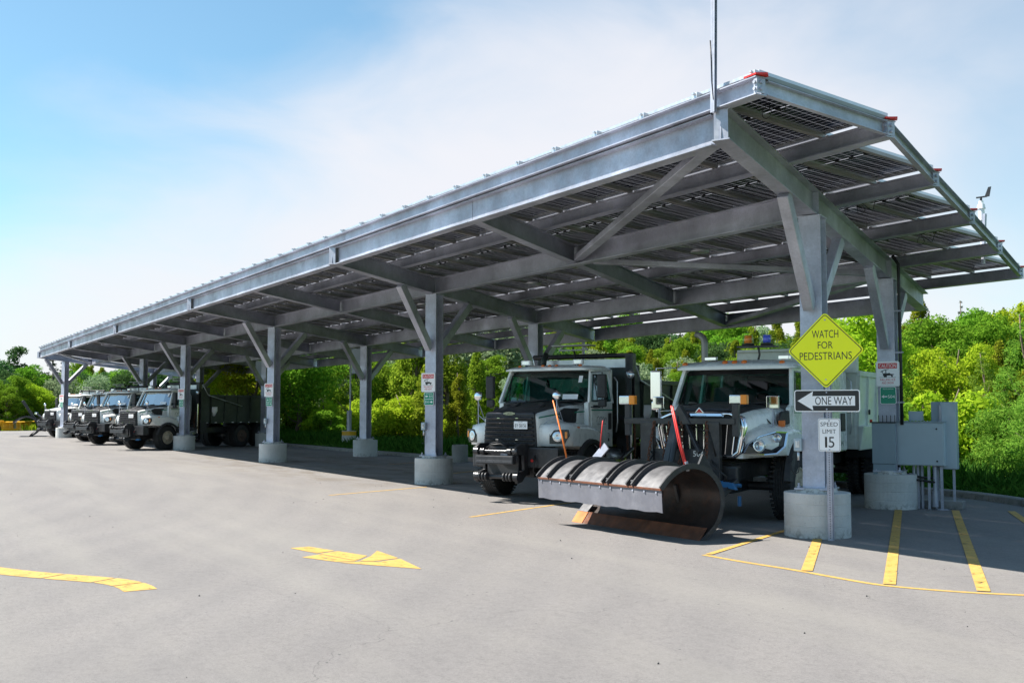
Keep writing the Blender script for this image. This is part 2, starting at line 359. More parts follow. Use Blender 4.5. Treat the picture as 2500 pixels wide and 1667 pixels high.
def ground_mat():
    m, t, p = newmat('worn_asphalt')
    a = ramp(t, noise(t, .22, 6, .6), [(.3, (.164, .152, .147)), (.7, (.190, .176, .169))])
    f = ramp(t, noise(t, 170, 3, .8), [(.32, (.45,)*3), (.5, (1.0,)*3), (.70, (1.5,)*3)])
    a = mixn(t, .6, a, f, 'MULTIPLY')
    f2 = ramp(t, noise(t, 42, 5, .75), [(.33, (.5,)*3), (.46, (1.0,)*3), (.68, (1.25,)*3)])
    a = mixn(t, .6, a, f2, 'MULTIPLY')
    f3 = ramp(t, noise(t, 11, 6, .75), [(.34, (.80,)*3), (.5, (1.0,)*3), (.7, (1.12,)*3)]); a = mixn(t, .8, a, f3, 'MULTIPLY')
    cw = mnode(t, 'ShaderNodeTexCoord'); wm = mnode(t, 'ShaderNodeMapping'); wm.inputs['Location'].default_value = (22, 34, 0); t.links.new(cw.outputs['Object'], wm.inputs['Vector'])
    wv = mnode(t, 'ShaderNodeTexWave', wave_type='RINGS', rings_direction='Z'); wv.inputs['Scale'].default_value = .35; wv.inputs['Distortion'].default_value = 3.5; wv.inputs['Detail'].default_value = 5; wv.inputs['Detail Scale'].default_value = .6
    t.links.new(wm.outputs[0], wv.inputs['Vector'])
    wr = ramp(t, wv.outputs['Fac'], [(.0, (.86, .86, .865)), (.45, (1.0,)*3), (1, (1.10, 1.09, 1.06))]); a = mixn(t, .28, a, wr, 'MULTIPLY')
    vd = mnode(t, 'ShaderNodeTexVoronoi', feature='DISTANCE_TO_EDGE'); vd.inputs['Scale'].default_value = .17; 
    nz = mnode(t, 'ShaderNodeTexNoise'); nz.inputs['Scale'].default_value = 1.6; nz.inputs['Detail'].default_value = 6; t.links.new(cw.outputs['Object'], nz.inputs['Vector'])
    vm = mnode(t, 'ShaderNodeVectorMath', operation='MULTIPLY_ADD'); t.links.new(nz.outputs['Color'], vm.inputs[0]); vm.inputs[1].default_value = (.9, .9, 0); t.links.new(cw.outputs['Object'], vm.inputs[2]); t.links.new(vm.outputs[0], vd.inputs['Vector'])
    ck = mnode(t, 'ShaderNodeMath', operation='LESS_THAN'); t.links.new(vd.outputs['Distance'], ck.inputs[0]); ck.inputs[1].default_value = .0005
    a = mixn(t, mixn(t, .55, (0,0,0), ck.outputs[0]), a, (.05, .048, .047))
    # dusty tyre sweeps running along the aisle
    sw = ramp(t, noise(t, .55, 5, .55, sc3=(.22, 1.6, 1)), [(.46, (0,)*3), (.68, (1,)*3)])
    a = mixn(t, mixn(t, .42, (0,0,0), sw), a, (.235, .22, .198))
    dk = ramp(t, noise(t, .35, 5, .6, sc3=(.35, 1.1, 1)), [(.52, (0,)*3), (.75, (1,)*3)])
    a = mixn(t, mixn(t, .22, (0,0,0), dk), a, (.125, .12, .12))
    # sand tracked out of the bays
    c = mnode(t, 'ShaderNodeTexCoord'); sp = mnode(t, 'ShaderNodeSeparateXYZ'); t.links.new(c.outputs['Object'], sp.inputs[0])
    def rng(axis, a0, a1, b1, b0):
        m1 = mnode(t, 'ShaderNodeMapRange'); t.links.new(sp.outputs[axis], m1.inputs[0]); m1.inputs[1].default_value = a0; m1.inputs[2].default_value = a1
        m2 = mnode(t, 'ShaderNodeMapRange'); t.links.new(sp.outputs[axis], m2.inputs[0]); m2.inputs[1].default_value = b0; m2.inputs[2].default_value = b1
        mm = mnode(t, 'ShaderNodeMath', operation='MULTIPLY'); t.links.new(m1.outputs[0], mm.inputs[0]); t.links.new(m2.outputs[0], mm.inputs[1]); return mm.outputs[0]
    z = mnode(t, 'ShaderNodeMath', operation='MULTIPLY'); t.links.new(rng('X', -34, -27, -15, -9), z.inputs[0]); t.links.new(rng('Y', -3.5, -1, 3.2, 5), z.inputs[1])
    sn = ramp(t, noise(t, 1.3, 7, .7, sc3=(.6, 1.2, 1)), [(.45, (0,)*3), (.62, (1,)*3)])
    zz = mnode(t, 'ShaderNodeMath', operation='MULTIPLY'); t.links.new(z.outputs[0], zz.inputs[0]); t.links.new(sn, zz.inputs[1])
    a = mixn(t, mixn(t, .75, (0,0,0), zz.outputs[0]), a, (.115, .092, .066))
    # small dark specks and pale scuffs
    v = mnode(t, 'ShaderNodeTexVoronoi'); v.inputs['Scale'].default_value = 3.1; t.links.new(c.outputs['Object'], v.inputs['Vector'])
    lt = mnode(t, 'ShaderNodeMath', operation='LESS_THAN'); t.links.new(v.outputs['Distance'], lt.inputs[0]); lt.inputs[1].default_value = .035
    a = mixn(t, lt.outputs[0], a, (.05, .05, .05))
    sc_ = ramp(t, noise(t, .8, 4, .6, sc3=(.8, 1.4, 1)), [(.70, (0,)*3), (.78, (1,)*3)])
    g2 = ramp(t, noise(t, 30, 4, .8), [(.45, (0,)*3), (.6, (1,)*3)])
    a = mixn(t, mixn(t, 1.0, (0,0,0), mixn(t, 1.0, sc_, g2, 'MULTIPLY')), a, (.32, .31, .285))
    t.links.new(a, p.inputs['Base Color']); p.inputs['Roughness'].default_value = .88
    b = mixn(t, .4, noise(t, 150, 3, .8), noise(t, 36, 5, .8))
    bump(t, p, b, .8, .012)
    return m
M['asphalt'] = ground_mat()
def soil():
    m, t, p = newmat('grassy_soil')
    a = ramp(t, noise(t, 1.5, 8, .7), [(.3, (.03, .075, .012)), (.6, (.06, .13, .02)), (.8, (.10, .15, .04))])
    t.links.new(a, p.inputs['Base Color']); p.inputs['Roughness'].default_value = 1; bump(t, p, noise(t, 12, 6), .8, .08); return m
M['soil'] = soil()
def roadpaint():
    m, t, p = newmat('worn_yellow_road_paint')
    a = ramp(t, noise(t, 5, 6, .7), [(.3, (.43, .245, .042)), (.7, (.56, .35, .078))])
    w = ramp(t, noise(t, 28, 6, .8), [(.50, (0,)*3), (.64, (1,)*3)])
    a = mixn(t, mixn(t, .65, (0,0,0), w), a, (.25, .20, .13))
    t.links.new(a, p.inputs['Base Color']); p.inputs['Roughness'].default_value = .75; bump(t, p, noise(t, 90, 3, .8), .5, .008)
    tr = mnode(t, 'ShaderNodeBsdfTransparent'); h = ramp(t, noise(t, 7, 9, .8), [(.575, (0,)*3), (.60, (1,)*3)])
    mx = mnode(t, 'ShaderNodeMixShader'); t.links.new(h, mx.inputs[0]); t.links.new(p.outputs[0], mx.inputs[1]); t.links.new(tr.outputs[0], mx.inputs[2])
    t.links.new(mx.outputs[0], t.nodes['Material Output'].inputs[0]); return m
M['rpaint'] = roadpaint()

# ------------------------------------------------------------------ frames of reference
SK = R(27.96); Fv = Vector((-math.sin(SK), math.cos(SK), 0)); Nv = Vector((math.cos(SK), math.sin(SK), 0)); Xv = Vector((1, 0, 0))
S = 12.08
def FN(f, n, z=0): v = Fv*f + Nv*n; return Vector((v.x, v.y, z))

# ================================================================== SETTING
def struct(o, label, cat): o['label'] = label; o['category'] = cat; o['kind'] = 'structure'; return o
mb = MB(); mb.add([(-1500,-1500,-.06),(1500,-1500,-.06),(1500,1500,-.06),(-1500,1500,-.06)], [(0,1,2,3)])
struct(mb.build('ground', M['soil'], fix=False), 'flat grassy ground reaching to the horizon', 'ground')
KP = [(-84, 5.3), (-70, 5.3), (-50, 5.3), (-36, 5.3), (-28, 5.4), (-22, 5.7), (-16, 6.2), (-11, 6.8), (-7, 7.25), (-4.4, 7.4), (-2.6, 7.2), (-.9, 6.45), (1.5, 5.0), (5, 2.4), (9, -1.5), (14, -8)]
def smooth_path(P, n=6):
    out = []
    for i in range(len(P)-1):
        p0 = P[max(i-1, 0)]; p1 = P[i]; p2 = P[i+1]; p3 = P[min(i+2, len(P)-1)]
        for k in range(n):
            t = k/n
            out.append(tuple(.5*((2*b) + (c-a)*t + (2*a-5*b+4*c-d)*t*t + (-a+3*b-3*c+d)*t**3) for a, b, c, d in zip(p0, p1, p2, p3)))
    return out + [P[-1]]
KPs = smooth_path(KP, 5)
def normals2(P):
    o = []
    for i in range(len(P)):
        a = Vector(P[max(i-1, 0)]); b = Vector(P[min(i+1, len(P)-1)]); d = (b-a).normalized(); o.append(Vector((-d.y, d.x)))
    return o
NK = normals2(KPs)
# car park surface
vs = [(x, y, 0) for x, y in KPs] + [(60, -60, 0), (-84, -60, 0)]
mb = MB(); mb.add(vs, [tuple(range(len(vs)))[::-1]])
struct(mb.build('asphalt_lot', M['asphalt'], fix=False), 'pale worn asphalt yard surface under and in front of the canopy', 'ground')
# kerb: separate cast lengths
kerb_root = empty('kerb', (0,0,0)); struct(kerb_root, 'low concrete kerb between the bays and the grass', 'kerb')
acc = 0; seg = []; segs = []
for i in range(len(KPs)):
    seg.append(i)
    if i and i % 3 == 0: segs.append(seg); seg = [i]
for sg in segs:
    rings = []
    for j, i in enumerate(sg):
        p = Vector(KPs[i]); n = NK[i]; d = Vector((n.y, -n.x))
        sh = d*(.006 if j == 0 else (-.006 if j == len(sg)-1 else 0))
        rings.append([(p.x+n.x*a+sh.x, p.y+n.y*a+sh.y, z) for a, z in ((-.02, -.02), (0, .11), (.03, .135), (.15, .135), (.17, .05), (.17, -.05))])
    MB().loft(rings).build('kerb_stone', M['kerbc'], kerb_root)
def hillh(x, d):
    f = .35 + .65*min(1, max(0, (x+95)/70.))
    return .10 + .03*min(d, 6) + max(0, d-6)*.062*f
offs = [.17, .6, 1.2, 2, 3, 4.5, 6, 9, 13, 18, 25, 35, 50, 70, 100, 150, 230]
rings = []
for i, (x, y) in enumerate(KPs):
    n = NK[i]
    w = []
    for d in offs:
        k = min(1, d/12.); nx = n.x*(1-k) + .25*k*max(0, (x+5)/10); px, py = x + nx*d, y + (n.y*(1-k) + 1.0*k)*d
        w.append((px, py, hillh(px, d) + (.05*math.sin(px*.9+d)+.04*math.sin(d*1.7+px*.33) if d > .5 else 0)))
    rings.append(w)
mb = MB(); mb.loft(rings, 0, True, closed=False, caps=False)
struct(mb.build('grass_bank', M['soil'], fix=False), 'grassy bank rising into a wooded hillside behind the canopy', 'bank')

# painted road markings (4 mm sheets above the asphalt)
def paintpoly(name, polys, label, cat, mat='rpaint', z=.004):
    mb = MB()
    for P in polys: mb.add([(x, y, z) for x, y in P], [tuple(range(len(P)))])
    return struct(mb.build(name, M[mat], fix=False), label, cat)
def lineq(a, b, w, w2=None):
    a, b = Vector(a), Vector(b); d = (b-a).normalized(); n = Vector((-d.y, d.x)); w2 = w2 or w
    return [a+n*w/2, a-n*w/2, b-n*w2/2, b+n*w2/2]
def cut(P0, P1, n, gap=.02):  # split a line in lengths as the asphalt joints do
    return [(P0,P1)]
EH = smooth_path([(.70, -2.72), (1.4, -2.72), (2.15, -2.67), (2.75, -2.68), (3.3, -2.66), (3.75, -2.47), (4.15, -2.2), (4.6, -1.75), (5.0, -1.1), (5.3, -.3)], 4)
nn = normals2(EH)
mb = MB(); mb.loft([[(p[0]+n.x*.038, p[1]+n.y*.038, .004), (p[0]-n.x*.038, p[1]-n.y*.038, .004)] for p, n in zip(EH, nn)], 0, False, closed=False, caps=False)
struct(mb.build('hatch_border_line', M['rpaint'], fix=False), 'thin yellow border line curving round the hatched no-parking corner', 'road marking')
for a, b, w, lab in [((.72, -2.66), (-1.1, .9), .085, 'yellow line running from the hatch corner to the nearest concrete base'),
                 ((2.27, -2.6), (.28, -.3), .125, 'yellow hatch bar starting beside the sign post'),
                 ((3.35, -2.56), (-1.95, 4.1), .125, 'long yellow hatch bar left of the grey cabinets'),
                 ((4.1, -2.1), (-1.35, 4.85), .125, 'long yellow hatch bar pointing at the foot of the grey cabinets'),
                 ((4.9, -1.0), (-.75, 5.55), .125, 'yellow hatch bar at the right edge of the view')]:
    paintpoly('hatch_bar', [[tuple(p) for p in lineq(a, b, w)]], lab, 'road marking', z=.008)
# one-way arrow: tail wing pieces and head, split by thin joints
arrow = [[(-2.50, -6.86), (-2.52, -6.60), (-1.98, -6.46), (-1.86, -6.74)], [(-1.80, -6.73), (-1.92, -6.44), (-1.34, -6.29), (-1.02, -6.56)],
         [(-1.62, -7.02), (-1.05, -6.80), (-.98, -6.60), (-1.02, -6.575), (-1.75, -6.745)], [(-1.28, -6.27), (-1.70, -6.00), (-.96, -6.05), (-.86, -6.42), (-.96, -6.55)],
         [(-.90, -6.05), (-.04, -6.19), (-.98, -6.80), (-.92, -6.56), (-.80, -6.42)]]
paintpoly('painted_arrow', arrow, 'yellow painted arrow on the open asphalt pointing right', 'road marking')
cv = smooth_path([(-3.6, -10.9), (-2.7, -10.45), (-2.05, -10.1), (-1.5, -9.72), (-1.16, -9.46), (-.85, -9.28), (-.5, -9.19), (-.19, -9.18)], 5)
nn = normals2(cv); mb = MB()
cuts = [0, 9, 10, 19, 20, 27, 28, len(cv)-1]
for a, b in ((0, 14), (14, 22), (22, 28), (28, len(cv)-1)):
    rg = []
    for i in range(a, b+1):
        sh = Vector((nn[i].y, -nn[i].x))*(.015 if i == a else (-.015 if i == b else 0)); p = Vector(cv[i]) + sh
        rg.append([(p.x+nn[i].x*.16, p.y+nn[i].y*.16, .004), (p.x-nn[i].x*.16, p.y-nn[i].y*.16, .004)])
    mb.loft(rg, 0, False, closed=False, caps=False)
struct(mb.build('painted_curve', M['rpaint'], fix=False), 'yellow curved stripe tail at the left edge of the asphalt', 'road marking')
for a, b, lab in [((-4.74, -3.01), (-6.6, .9), 'faded thin yellow bay line in front of the plough blade'), ((-10.1, -3.4), (-11.2, -.6), 'faded thin yellow bay line beside the second concrete base'),
                  ((-14.6, 1.2), (-17.0, 4.6), 'faint bay line in the empty bay'), ((-20.5, 2.6), (-22.0, 5.2), 'faint bay line deep in the shade')]:
    paintpoly('bay_line', [[tuple(p) for p in lineq(a, b, .08)]], lab, 'road marking')

# ================================================================== CANOPY
GR = .0796; ROOFM = GR/math.cos(SK)
T0 = 3.746; ZT = 4.838; FD = .375; LB = 4.905
def zb(y): return ZT - ROOFM*(y + T0*math.cos(SK))      # underside of the frames
def ztop(y): return zb(y) + FD
PUR = .205
PY = [-3.27, -1.17, .92, 3.02, 5.12, 7.2]
XR = [2.35, 2.35, 1.38, .43, -.54, -1.52]
canopy = empty('solar_canopy', (0,0,0), 0, 'long galvanised steel solar canopy over the truck bays', 'solar canopy')
offC = {4: .93, 5: -1.847}
def cbase(i): return Vector((-S*i, 0, 0)) + Fv*offC.get(i, 0)
def bbase(i): return Vector((-S*i, 0, 0)) + Fv*LB
rg = random.Random(3)
def pedestal_mesh(r=.457, h=.613):
    pr = [(-.05, 0.001), (-.05, r)]
    n = 4
    for k in range(n):
        z0 = h*k/n; z1 = h*(k+1)/n
        pr += [(z0 + (.004 if k else 0), r - (.004 if k else 0)), (z0+.010, r), (z1-.006, r), (z1-.002, r-.004)]
    pr += [(h-.0, r-.012), (h, .001)]
    return MB().lathe(pr, (0,0,0), (0,0,1), 40, sm=False).mesh('concrete_base', M['conc'])
pedm = pedestal_mesh()
mb = MB(); mb.lathe([(0, .001), (0, .29), (.06, .27), (.06, .001)], (0,0,0), (0,0,1), 28, sm=False); gm = mb.mesh('grout_pad', M['conc'])
mb = MB(); mb.box(-.25,.25,-.25,.25,.04,.065)
for a in (-1,1):
    for b in (-1,1): mb.cyl((a*.2,b*.2,.065),(a*.2,b*.2,.13),.016,n=8); mb.cyl((a*.2,b*.2,.065),(a*.2,b*.2,.09),.03,n=6)
bpm = mb.mesh('base_plate', M['galv'])
RZF = SK      # local x -> N, local y -> F
def column(P, top, lbl=None):
    inst('concrete_base', pedm, canopy, P, (0,0,rg.uniform(0,6)))
    inst('grout_pad', gm, canopy, P + Vector((0,0,.613))); inst('base_plate', bpm, canopy, P + Vector((0,0,.613)), (0,0,SK))
    mb = MB(); h = top - .676
    mb.box(-.155,.155,-.155,-.139,0,h); mb.box(-.155,.155,.139,.155,0,h); mb.box(-.007,.007,-.139,.139,0,h); mb.box(-.17,.17,-.17,.17,h-.02,h-.001)
    o = mb.build('column', M['galv_col'], canopy); o.location = P + Vector((0,0,.676)); o.rotation_euler = (0,0,SK)
def brace(P, f0, z0, f1, z1):
    a = P + Fv*f0 + Vector((0,0,z0)); b = P + Fv*f1 + Vector((0,0,z1))
    MB().beam(a, b, .20, .15, Nv).build('knee_brace', M['galv'], canopy, bev=.012)
for i in range(6):
    for B, P in ((0, cbase(i)), (1, bbase(i))):
        column(P, zb(P.y))
        if not B or i != 99:
            zt_ = zb((P - Fv*1.35).y); brace(P, -1.36, zt_-.0, -.20, 3.22 - .07*(P.y) if not B else 2.92)
            zt2 = zb((P + Fv*1.5).y); brace(P, 1.52, zt2-.0, .20, 3.25 - .07*P.y if not B else 2.92)
# sloped frame direction
Fs = Vector((Fv.x, Fv.y, -GR)); Fup = Vector((0,0,1))
def fpoint(P, t, dz): q = P + Fv*t; return Vector((q.x, q.y, zb(q.y) + dz))
TB = 8.55
for i in range(6):
    P = Vector((-S*i, 0, 0))
    MB().ibeam(fpoint(P, -T0, FD/2), fpoint(P, TB, FD/2), .21, FD, .016, .011, Fup).build('frame_beam', M['galv'], canopy)
    mb = MB(); q = fpoint(P, -T0+.006, FD/2); mb.ob(q, Nv*.085, Fv*.005, Vector((0,0,FD/2-.02))); mb.build('stiffener_plate', M['galv'], canopy)
    for t in (0, LB):
        for s in (-1, 1):
            mb = MB(); q = fpoint(P, t, FD/2) + Nv*(.056*s); mb.ob(q, Nv*.045, Fv*.005, Vector((0,0,FD/2-.018))); mb.build('stiffener_plate', M['galv'], canopy)
GY = [(-T0+.14), 0.0, LB, TB-.12]
for i in range(5):
    for t in GY:
        if t == 0.0: pass
        a = fpoint(Vector((-S*i, 0, 0)), t, FD/2-.002); b = fpoint(Vector((-S*(i+1), 0, 0)), t, FD/2-.002)
        xm = (a+b)/2
        for p, q in ((a - Xv*.125, xm + Xv*.007), (xm - Xv*.007, b + Xv*.125)):
            MB().ibeam(p, q, .20, FD-.012, .015, .011, Fup).build('girder', M['galv'], canopy)
        if t in (0.0, LB):
            pass
    Pm = Vector((-S*(i+.5), 0, 0))
    for k in range(3):
        a = fpoint(Pm, GY[k] + .06, FD/2+.004); b = fpoint(Pm, GY[k+1] - .06, FD/2+.004)
        MB().ibeam(a, b, .19, FD-.05, .013, .010, Fup).build('cross_beam', M['galv'], canopy)
# plan bracing in the two end bays
def plan_brace(P, t0, Q, t1, dz=.10):
    a = fpoint(P, t0, dz); b = fpoint(Q, t1, dz); d = (b-a).normalized()
    MB().beam(a + d*.35, b - d*.25, .17, .10).build('plan_brace', M['galv'], canopy, bev=.01)
P0 = Vector((0,0,0)); Pm0 = Vector((-S*.5,0,0)); P5 = Vector((-S*5,0,0)); Pm4 = Vector((-S*4.5,0,0))
plan_brace(P0, -T0+.1, Pm0, 0); plan_brace(Pm0, 0, P0, LB); plan_brace(P0, LB, Pm0, TB-.2)
plan_brace(P5, 0, Pm4, -T0+.2); plan_brace(Pm4, LB, P5, 0); plan_brace(P5, TB-.2, Pm4, LB)
# purlins, rails, panels
NP = 60; PP = 1.0067; PL = 2.088
LEN = NP*PP
zr = lambda y: ztop(y) + PUR
for j in range(6):
    y = PY[j]; z = ztop(y) + PUR/2 + .002
    xr, xl = XR[j] + .02, (XR[max(j, 1)] - LEN - .02 if j else XR[1] - LEN - .02)
    ns = 5; L = xr - xl
    for k in range(ns):
        a = xl + L*k/ns; b = xl + L*(k+1)/ns - (.006 if k < ns-1 else 0)
        MB().ibeam((a, y, z), (b, y, z), .17, PUR, .012, .009, Fup).build('purlin', M['galv'], canopy)
slope = math.atan(ROOFM); YS = Vector((0, math.cos(slope), -math.sin(slope))); ZS = Vector((0, math.sin(slope), math.cos(slope)))
# panel prototype (lies in its own plane, long side along local y)
mb = MB(); w2, l2 = .496, PL/2; fw_ = .022
mb.add([(-w2+.01,-l2+.01,.020),(w2-.01,-l2+.01,.020),(w2-.01,l2-.01,.020),(-w2+.01,l2-.01,.020)], [(0,1,2,3)], 1)
mb.box(-w2, w2, -l2, -l2+.014, -.012, .026, 0); mb.box(-w2, w2, l2-.014, l2, -.012, .026, 0)
mb.box(-w2, -w2+.012, -l2+.014, l2-.014, -.012, .026, 0); mb.box(w2-.012, w2, -l2+.014, l2-.014, -.012, .026, 0)
for xx in (-.25, 0, .25): mb.box(xx-.03, xx+.03, -.035, .035, .002, .018, 2)
panm = mb.mesh('solar_panel', [M['alu'], M['cell'], M['cable']], fix=False)
rl = 2.05
mb = MB(); mb.box(-.035, .035, -rl/2, rl/2, -.006, 0); mb.box(-.035, .035, -rl/2, rl/2, -.046, -.040)
mb.box(-.035, -.029, -rl/2, rl/2, -.040, -.006); mb.box(.029, .035, -rl/2, rl/2, -.040, -.006)
railm = mb.mesh('panel_rail', M['alu_dk'])
clampm = MB().box(-.045, .045, -.04, .05, -.04, .028).box(-.015, .015, -.07, -.04, .0, .02).mesh('end_clamp', M['alu'])
rotS = (-slope, 0, 0)
nr = 0; late = MB()
for k in range(5):
    y0, y1 = PY[k], PY[k+1]
    yp = y1 - .022 - PL*math.cos(slope)/2; ym = (y0+y1)/2
    for c in range(NP):
        x = XR[k+1] - PP*(c+.5)
        inst('solar_panel', panm, canopy, (x, yp, zr(yp) + .046 + .016 + rg.uniform(-.002,.002)), (rotS[0] + rg.uniform(-.004,.004), rg.uniform(-.003,.003), 0))
    for c in range(NP+1):
        x = XR[k+1] - PP*c + (-.035 if c == 0 else (.035 if c == NP else 0))
        p = Vector((x, ym, zr(ym) + .048))
        if c < NP:
            inst('panel_rail', railm, canopy, p, rotS)
        else:
            late.beam(p - YS*rl/2 - ZS*.023, p + YS*rl/2 - ZS*.023, .07, .04)
    if k == 0:
        for c in range(NP+1):
            x = XR[k+1] - PP*c + (-.05 if c == 0 else 0)
            inst('end_clamp', clampm, canopy, (x, y0 - .03, zr(y0) + .046), rotS)
tag(late.build('panel_rail', M['alu_dk'], canopy), kind='stuff')
# end channels joining the purlin ends + red corner brackets + bolts
for j in range(5):
    a = Vector((XR[j]-.005, PY[j], ztop(PY[j]) + PUR/2)); b = Vector((XR[j+1]-.005, PY[j+1], ztop(PY[j+1]) + PUR/2)); d = (b-a).normalized()
    MB().chan(a + d*.09, b - d*.09, .07, .165, .008, Fup, 1).build('end_channel', M['galv'], canopy)
    a = Vector((XR[max(j,1)]-LEN+.005, PY[j], ztop(PY[j]) + PUR/2)); b = Vector((XR[j+1]-LEN+.005, PY[j+1], ztop(PY[j+1]) + PUR/2)); d = (b-a).normalized()
    MB().chan(a + d*.09, b - d*.09, .07, .165, .008, Fup, -1).build('end_channel', M['galv'], canopy)
for j in range(6):
    y = PY[j]; x = XR[j]; z = ztop(y)
    mb = MB(); mb.box(x-.02, x+.03, y-.075, y-.065, z+.02, z+PUR-.02); mb.box(x+.02, x+.03, y-.065, y+.05, z+.02, z+PUR-.02)
    mb.build('end_plate', M['galv'], canopy)
    mb = MB()
    for dz in (.065, .14): mb.cyl((x+.03, y-.02, z+dz), (x+.055, y-.02, z+dz), .02, n=6); mb.cyl((x+.0, y-.075, z+dz), (x+.0, y-.095, z+dz), .02, n=6)
    mb.build('bolt_group', M['galv'], canopy)
    mb = MB(); zz = z + PUR + .012
    mb.add([(x-.16,y-.09,zz),(x+.03,y-.09,zz),(x+.10,y+.02,zz),(x+.03,y+.10,zz),(x-.10,y+.06,zz),(x-.16,y-.09,zz+.02),(x+.03,y-.09,zz+.02),(x+.10,y+.02,zz+.02),(x+.03,y+.10,zz+.02),(x-.10,y+.06,zz+.02)],
           [(0,1,2,3,4),(9,8,7,6,5),(0,5,6,1),(1,6,7,2),(2,7,8,3),(3,8,9,4),(4,9,5,0)])
    mb.build('corner_bracket', M['red'], canopy)
# lights under the roof
for i in range(9):
    x = -4.75 - 6.04*i; y = 2.05; z = ztop(PY[2]) - .0 + .02
    y = PY[2] + 1.1; z = ztop(y) + .05
    mb = MB(); mb.lathe([(0, .001), (0, .17), (.03, .19), (.07, .13), (.075, .001)], (x, y, z), (0,0,1), 24)
    mb.box(x-.02, x+.02, y-1.0, y+1.0, z+.076, z+.10)
    mb.build('canopy_light', M['alu'], canopy)
# loose cables looping under the panels
mb = MB()
for j, (x, y, l) in enumerate([(1.75,-2.6,.5), (.4,-.9,.5), (-.5,1.6,.4), (-1.2,3.9,.4), (-3.0,-2.5,.5), (-7.2,1.9,.45), (-10.5,2.0,.5)]):
    z = zr(y) + .03
    mb.tube([(x + l*t, y + .08*math.sin(5*t), z - .16*math.sin(math.pi*t)) for t in [k/8 for k in range(9)]], .006, 6)
    mb.tube([(x + .07*math.cos(a), y + .02*a/6, z - .12 + .07*math.sin(a)) for a in [k*.5 for k in range(14)]], .005, 6)
mb.build('hanging_cable', M['cable'], canopy)



# ================================================================== TEXT + SIGNS
TXT = {}
def textmesh(s, mat, th=.0008):
    key = (s, mat.name)
    if key in TXT: return TXT[key]
    cu = bpy.data.curves.new('lettering', 'FONT'); cu.body = s; cu.size = 1; cu.extrude = 0; cu.resolution_u = 3; cu.offset = 0
    o = bpy.data.objects.new('lettering', cu); COL.objects.link(o)
    bpy.context.view_layer.update()
    me = bpy.data.meshes.new_from_object(o.evaluated_get(bpy.context.evaluated_depsgraph_get()))
    bpy.data.objects.remove(o); me.materials.clear(); me.materials.append(mat)
    xs = [v.co.x for v in me.vertices]; ys = [v.co.y for v in me.vertices]
    x0, x1, y0, y1 = min(xs), max(xs), min(ys), max(ys)
    for v in me.vertices:
        v.co = ((v.co.x-(x0+x1)/2)/(x1-x0), 0, (v.co.y-(y0+y1)/2)/(y1-y0))
    me.name = 'lettering'; TXT[key] = me; return me
def text(parent, s, w, h, x, z, y, mat, name='lettering', bold=0):
    me = textmesh(s, mat)
    o = inst(name, me, parent, (x, y, z), (0,0,0), (w, 1, h))
    if bold:
        so = o.modifiers.new('s', 'SOLIDIFY'); so.thickness = .0001
    return o
def rrect(w, h, r, n=5, cx=0, cz=0):
    P = []
    for sx, sz, a0 in ((1,-1,-90), (1,1,0), (-1,1,90), (-1,-1,180)):
        for k in range(n+1):
            a = R(a0 + 90*k/n); P.append((cx + sx*(w/2-r) + r*math.cos(a), cz + sz*(h/2-r) + r*math.sin(a)))
    return P
XZ = lambda u, v, t: (u, t, v)
def plate(name, poly, y0, y1, mat, parent): return MB().prism(poly, XZ, y0, y1).build(name, mat, parent)
def rivet(parent, pts):
    mb = MB()
    for x, z in pts: mb.cyl((x, -.006, z), (x, -.012, z), .011, n=8)
    mb.build('rivet', M['galv'], parent)
SG = -.30    # sign faces sit in front of the columns (local -y looks to the yard)
post_at = FN(-.50, .31, 0)
pr = empty('sign_post', post_at, SK, 'perforated galvanised steel post in front of the nearest concrete base', 'sign post')
mb = MB(); mb.box(-.030,.030,.0,.004,0,3.0); mb.box(-.030,-.026,.004,.03,0,3.0); mb.box(.026,.030,.004,.03,0,3.0); mb.box(-.045,-.030,.026,.030,0,3.0); mb.box(.030,.045,.026,.030,0,3.0)
mb.build('post', M['galv'], pr)
mb = MB()
for k in range(90): mb.box(-.006,.006,-.0012,.0,.03+k*.032,.042+k*.032)
mb.build('punched_hole', M['signblack'], pr)
def at(dx, z, dy=-.004): return post_at + Nv*dx + Fv*dy + Vector((0,0,z))
# diamond
t = empty('pedestrian_sign', at(-.02, 2.585, -.012), SK, 'fluorescent yellow-green diamond sign reading WATCH FOR PEDESTRIANS', 'sign')
def diam(s, r=.05, n=5):
    P = rrect(s, s, r, n); c = math.cos(R(45)); return [(x*c - z*c, x*c + z*c) for x, z in P]
plate('sign_plate', diam(.745), -.004, .004, M['signyg'], t); plate('border_line', diam(.712, .04), -.005, -.0042, M['signblack'], t); plate('sign_face', diam(.690, .034), -.006, -.0052, M['signyg'], t)
for s, w, h, z in (('WATCH', .36, .108, .225), ('FOR', .205, .098, .075), ('PEDESTRIANS', .71, .105, -.075)): text(t, s, w, h, 0, z, -.0068, M['signblack'])
rivet(t, [(0, .42), (0, -.40)])
# one way
t = empty('one_way_sign', at(-.015, 1.895, -.012), SK, 'black and white ONE WAY sign with an arrow pointing left', 'sign')
plate('sign_plate', rrect(.89, .30, .035), -.004, .004, M['signwhite'], t); plate('black_field', rrect(.865, .275, .025), -.005, -.0042, M['signblack'], t)
ar = [(-.40,0),(-.185,.13),(-.195,.066),(.38,.066),(.38,-.066),(-.195,-.066),(-.185,-.13)]
MB().add([(x, -.006, z) for x, z in ar], [(6,5,4,3,2,1,0)]).build('arrow', M['signwhite'], t, fix=False)
text(t, 'ONE WAY', .505, .112, .095, 0, -.0068, M['signblack']); rivet(t, [(0, .115), (0, -.115)])
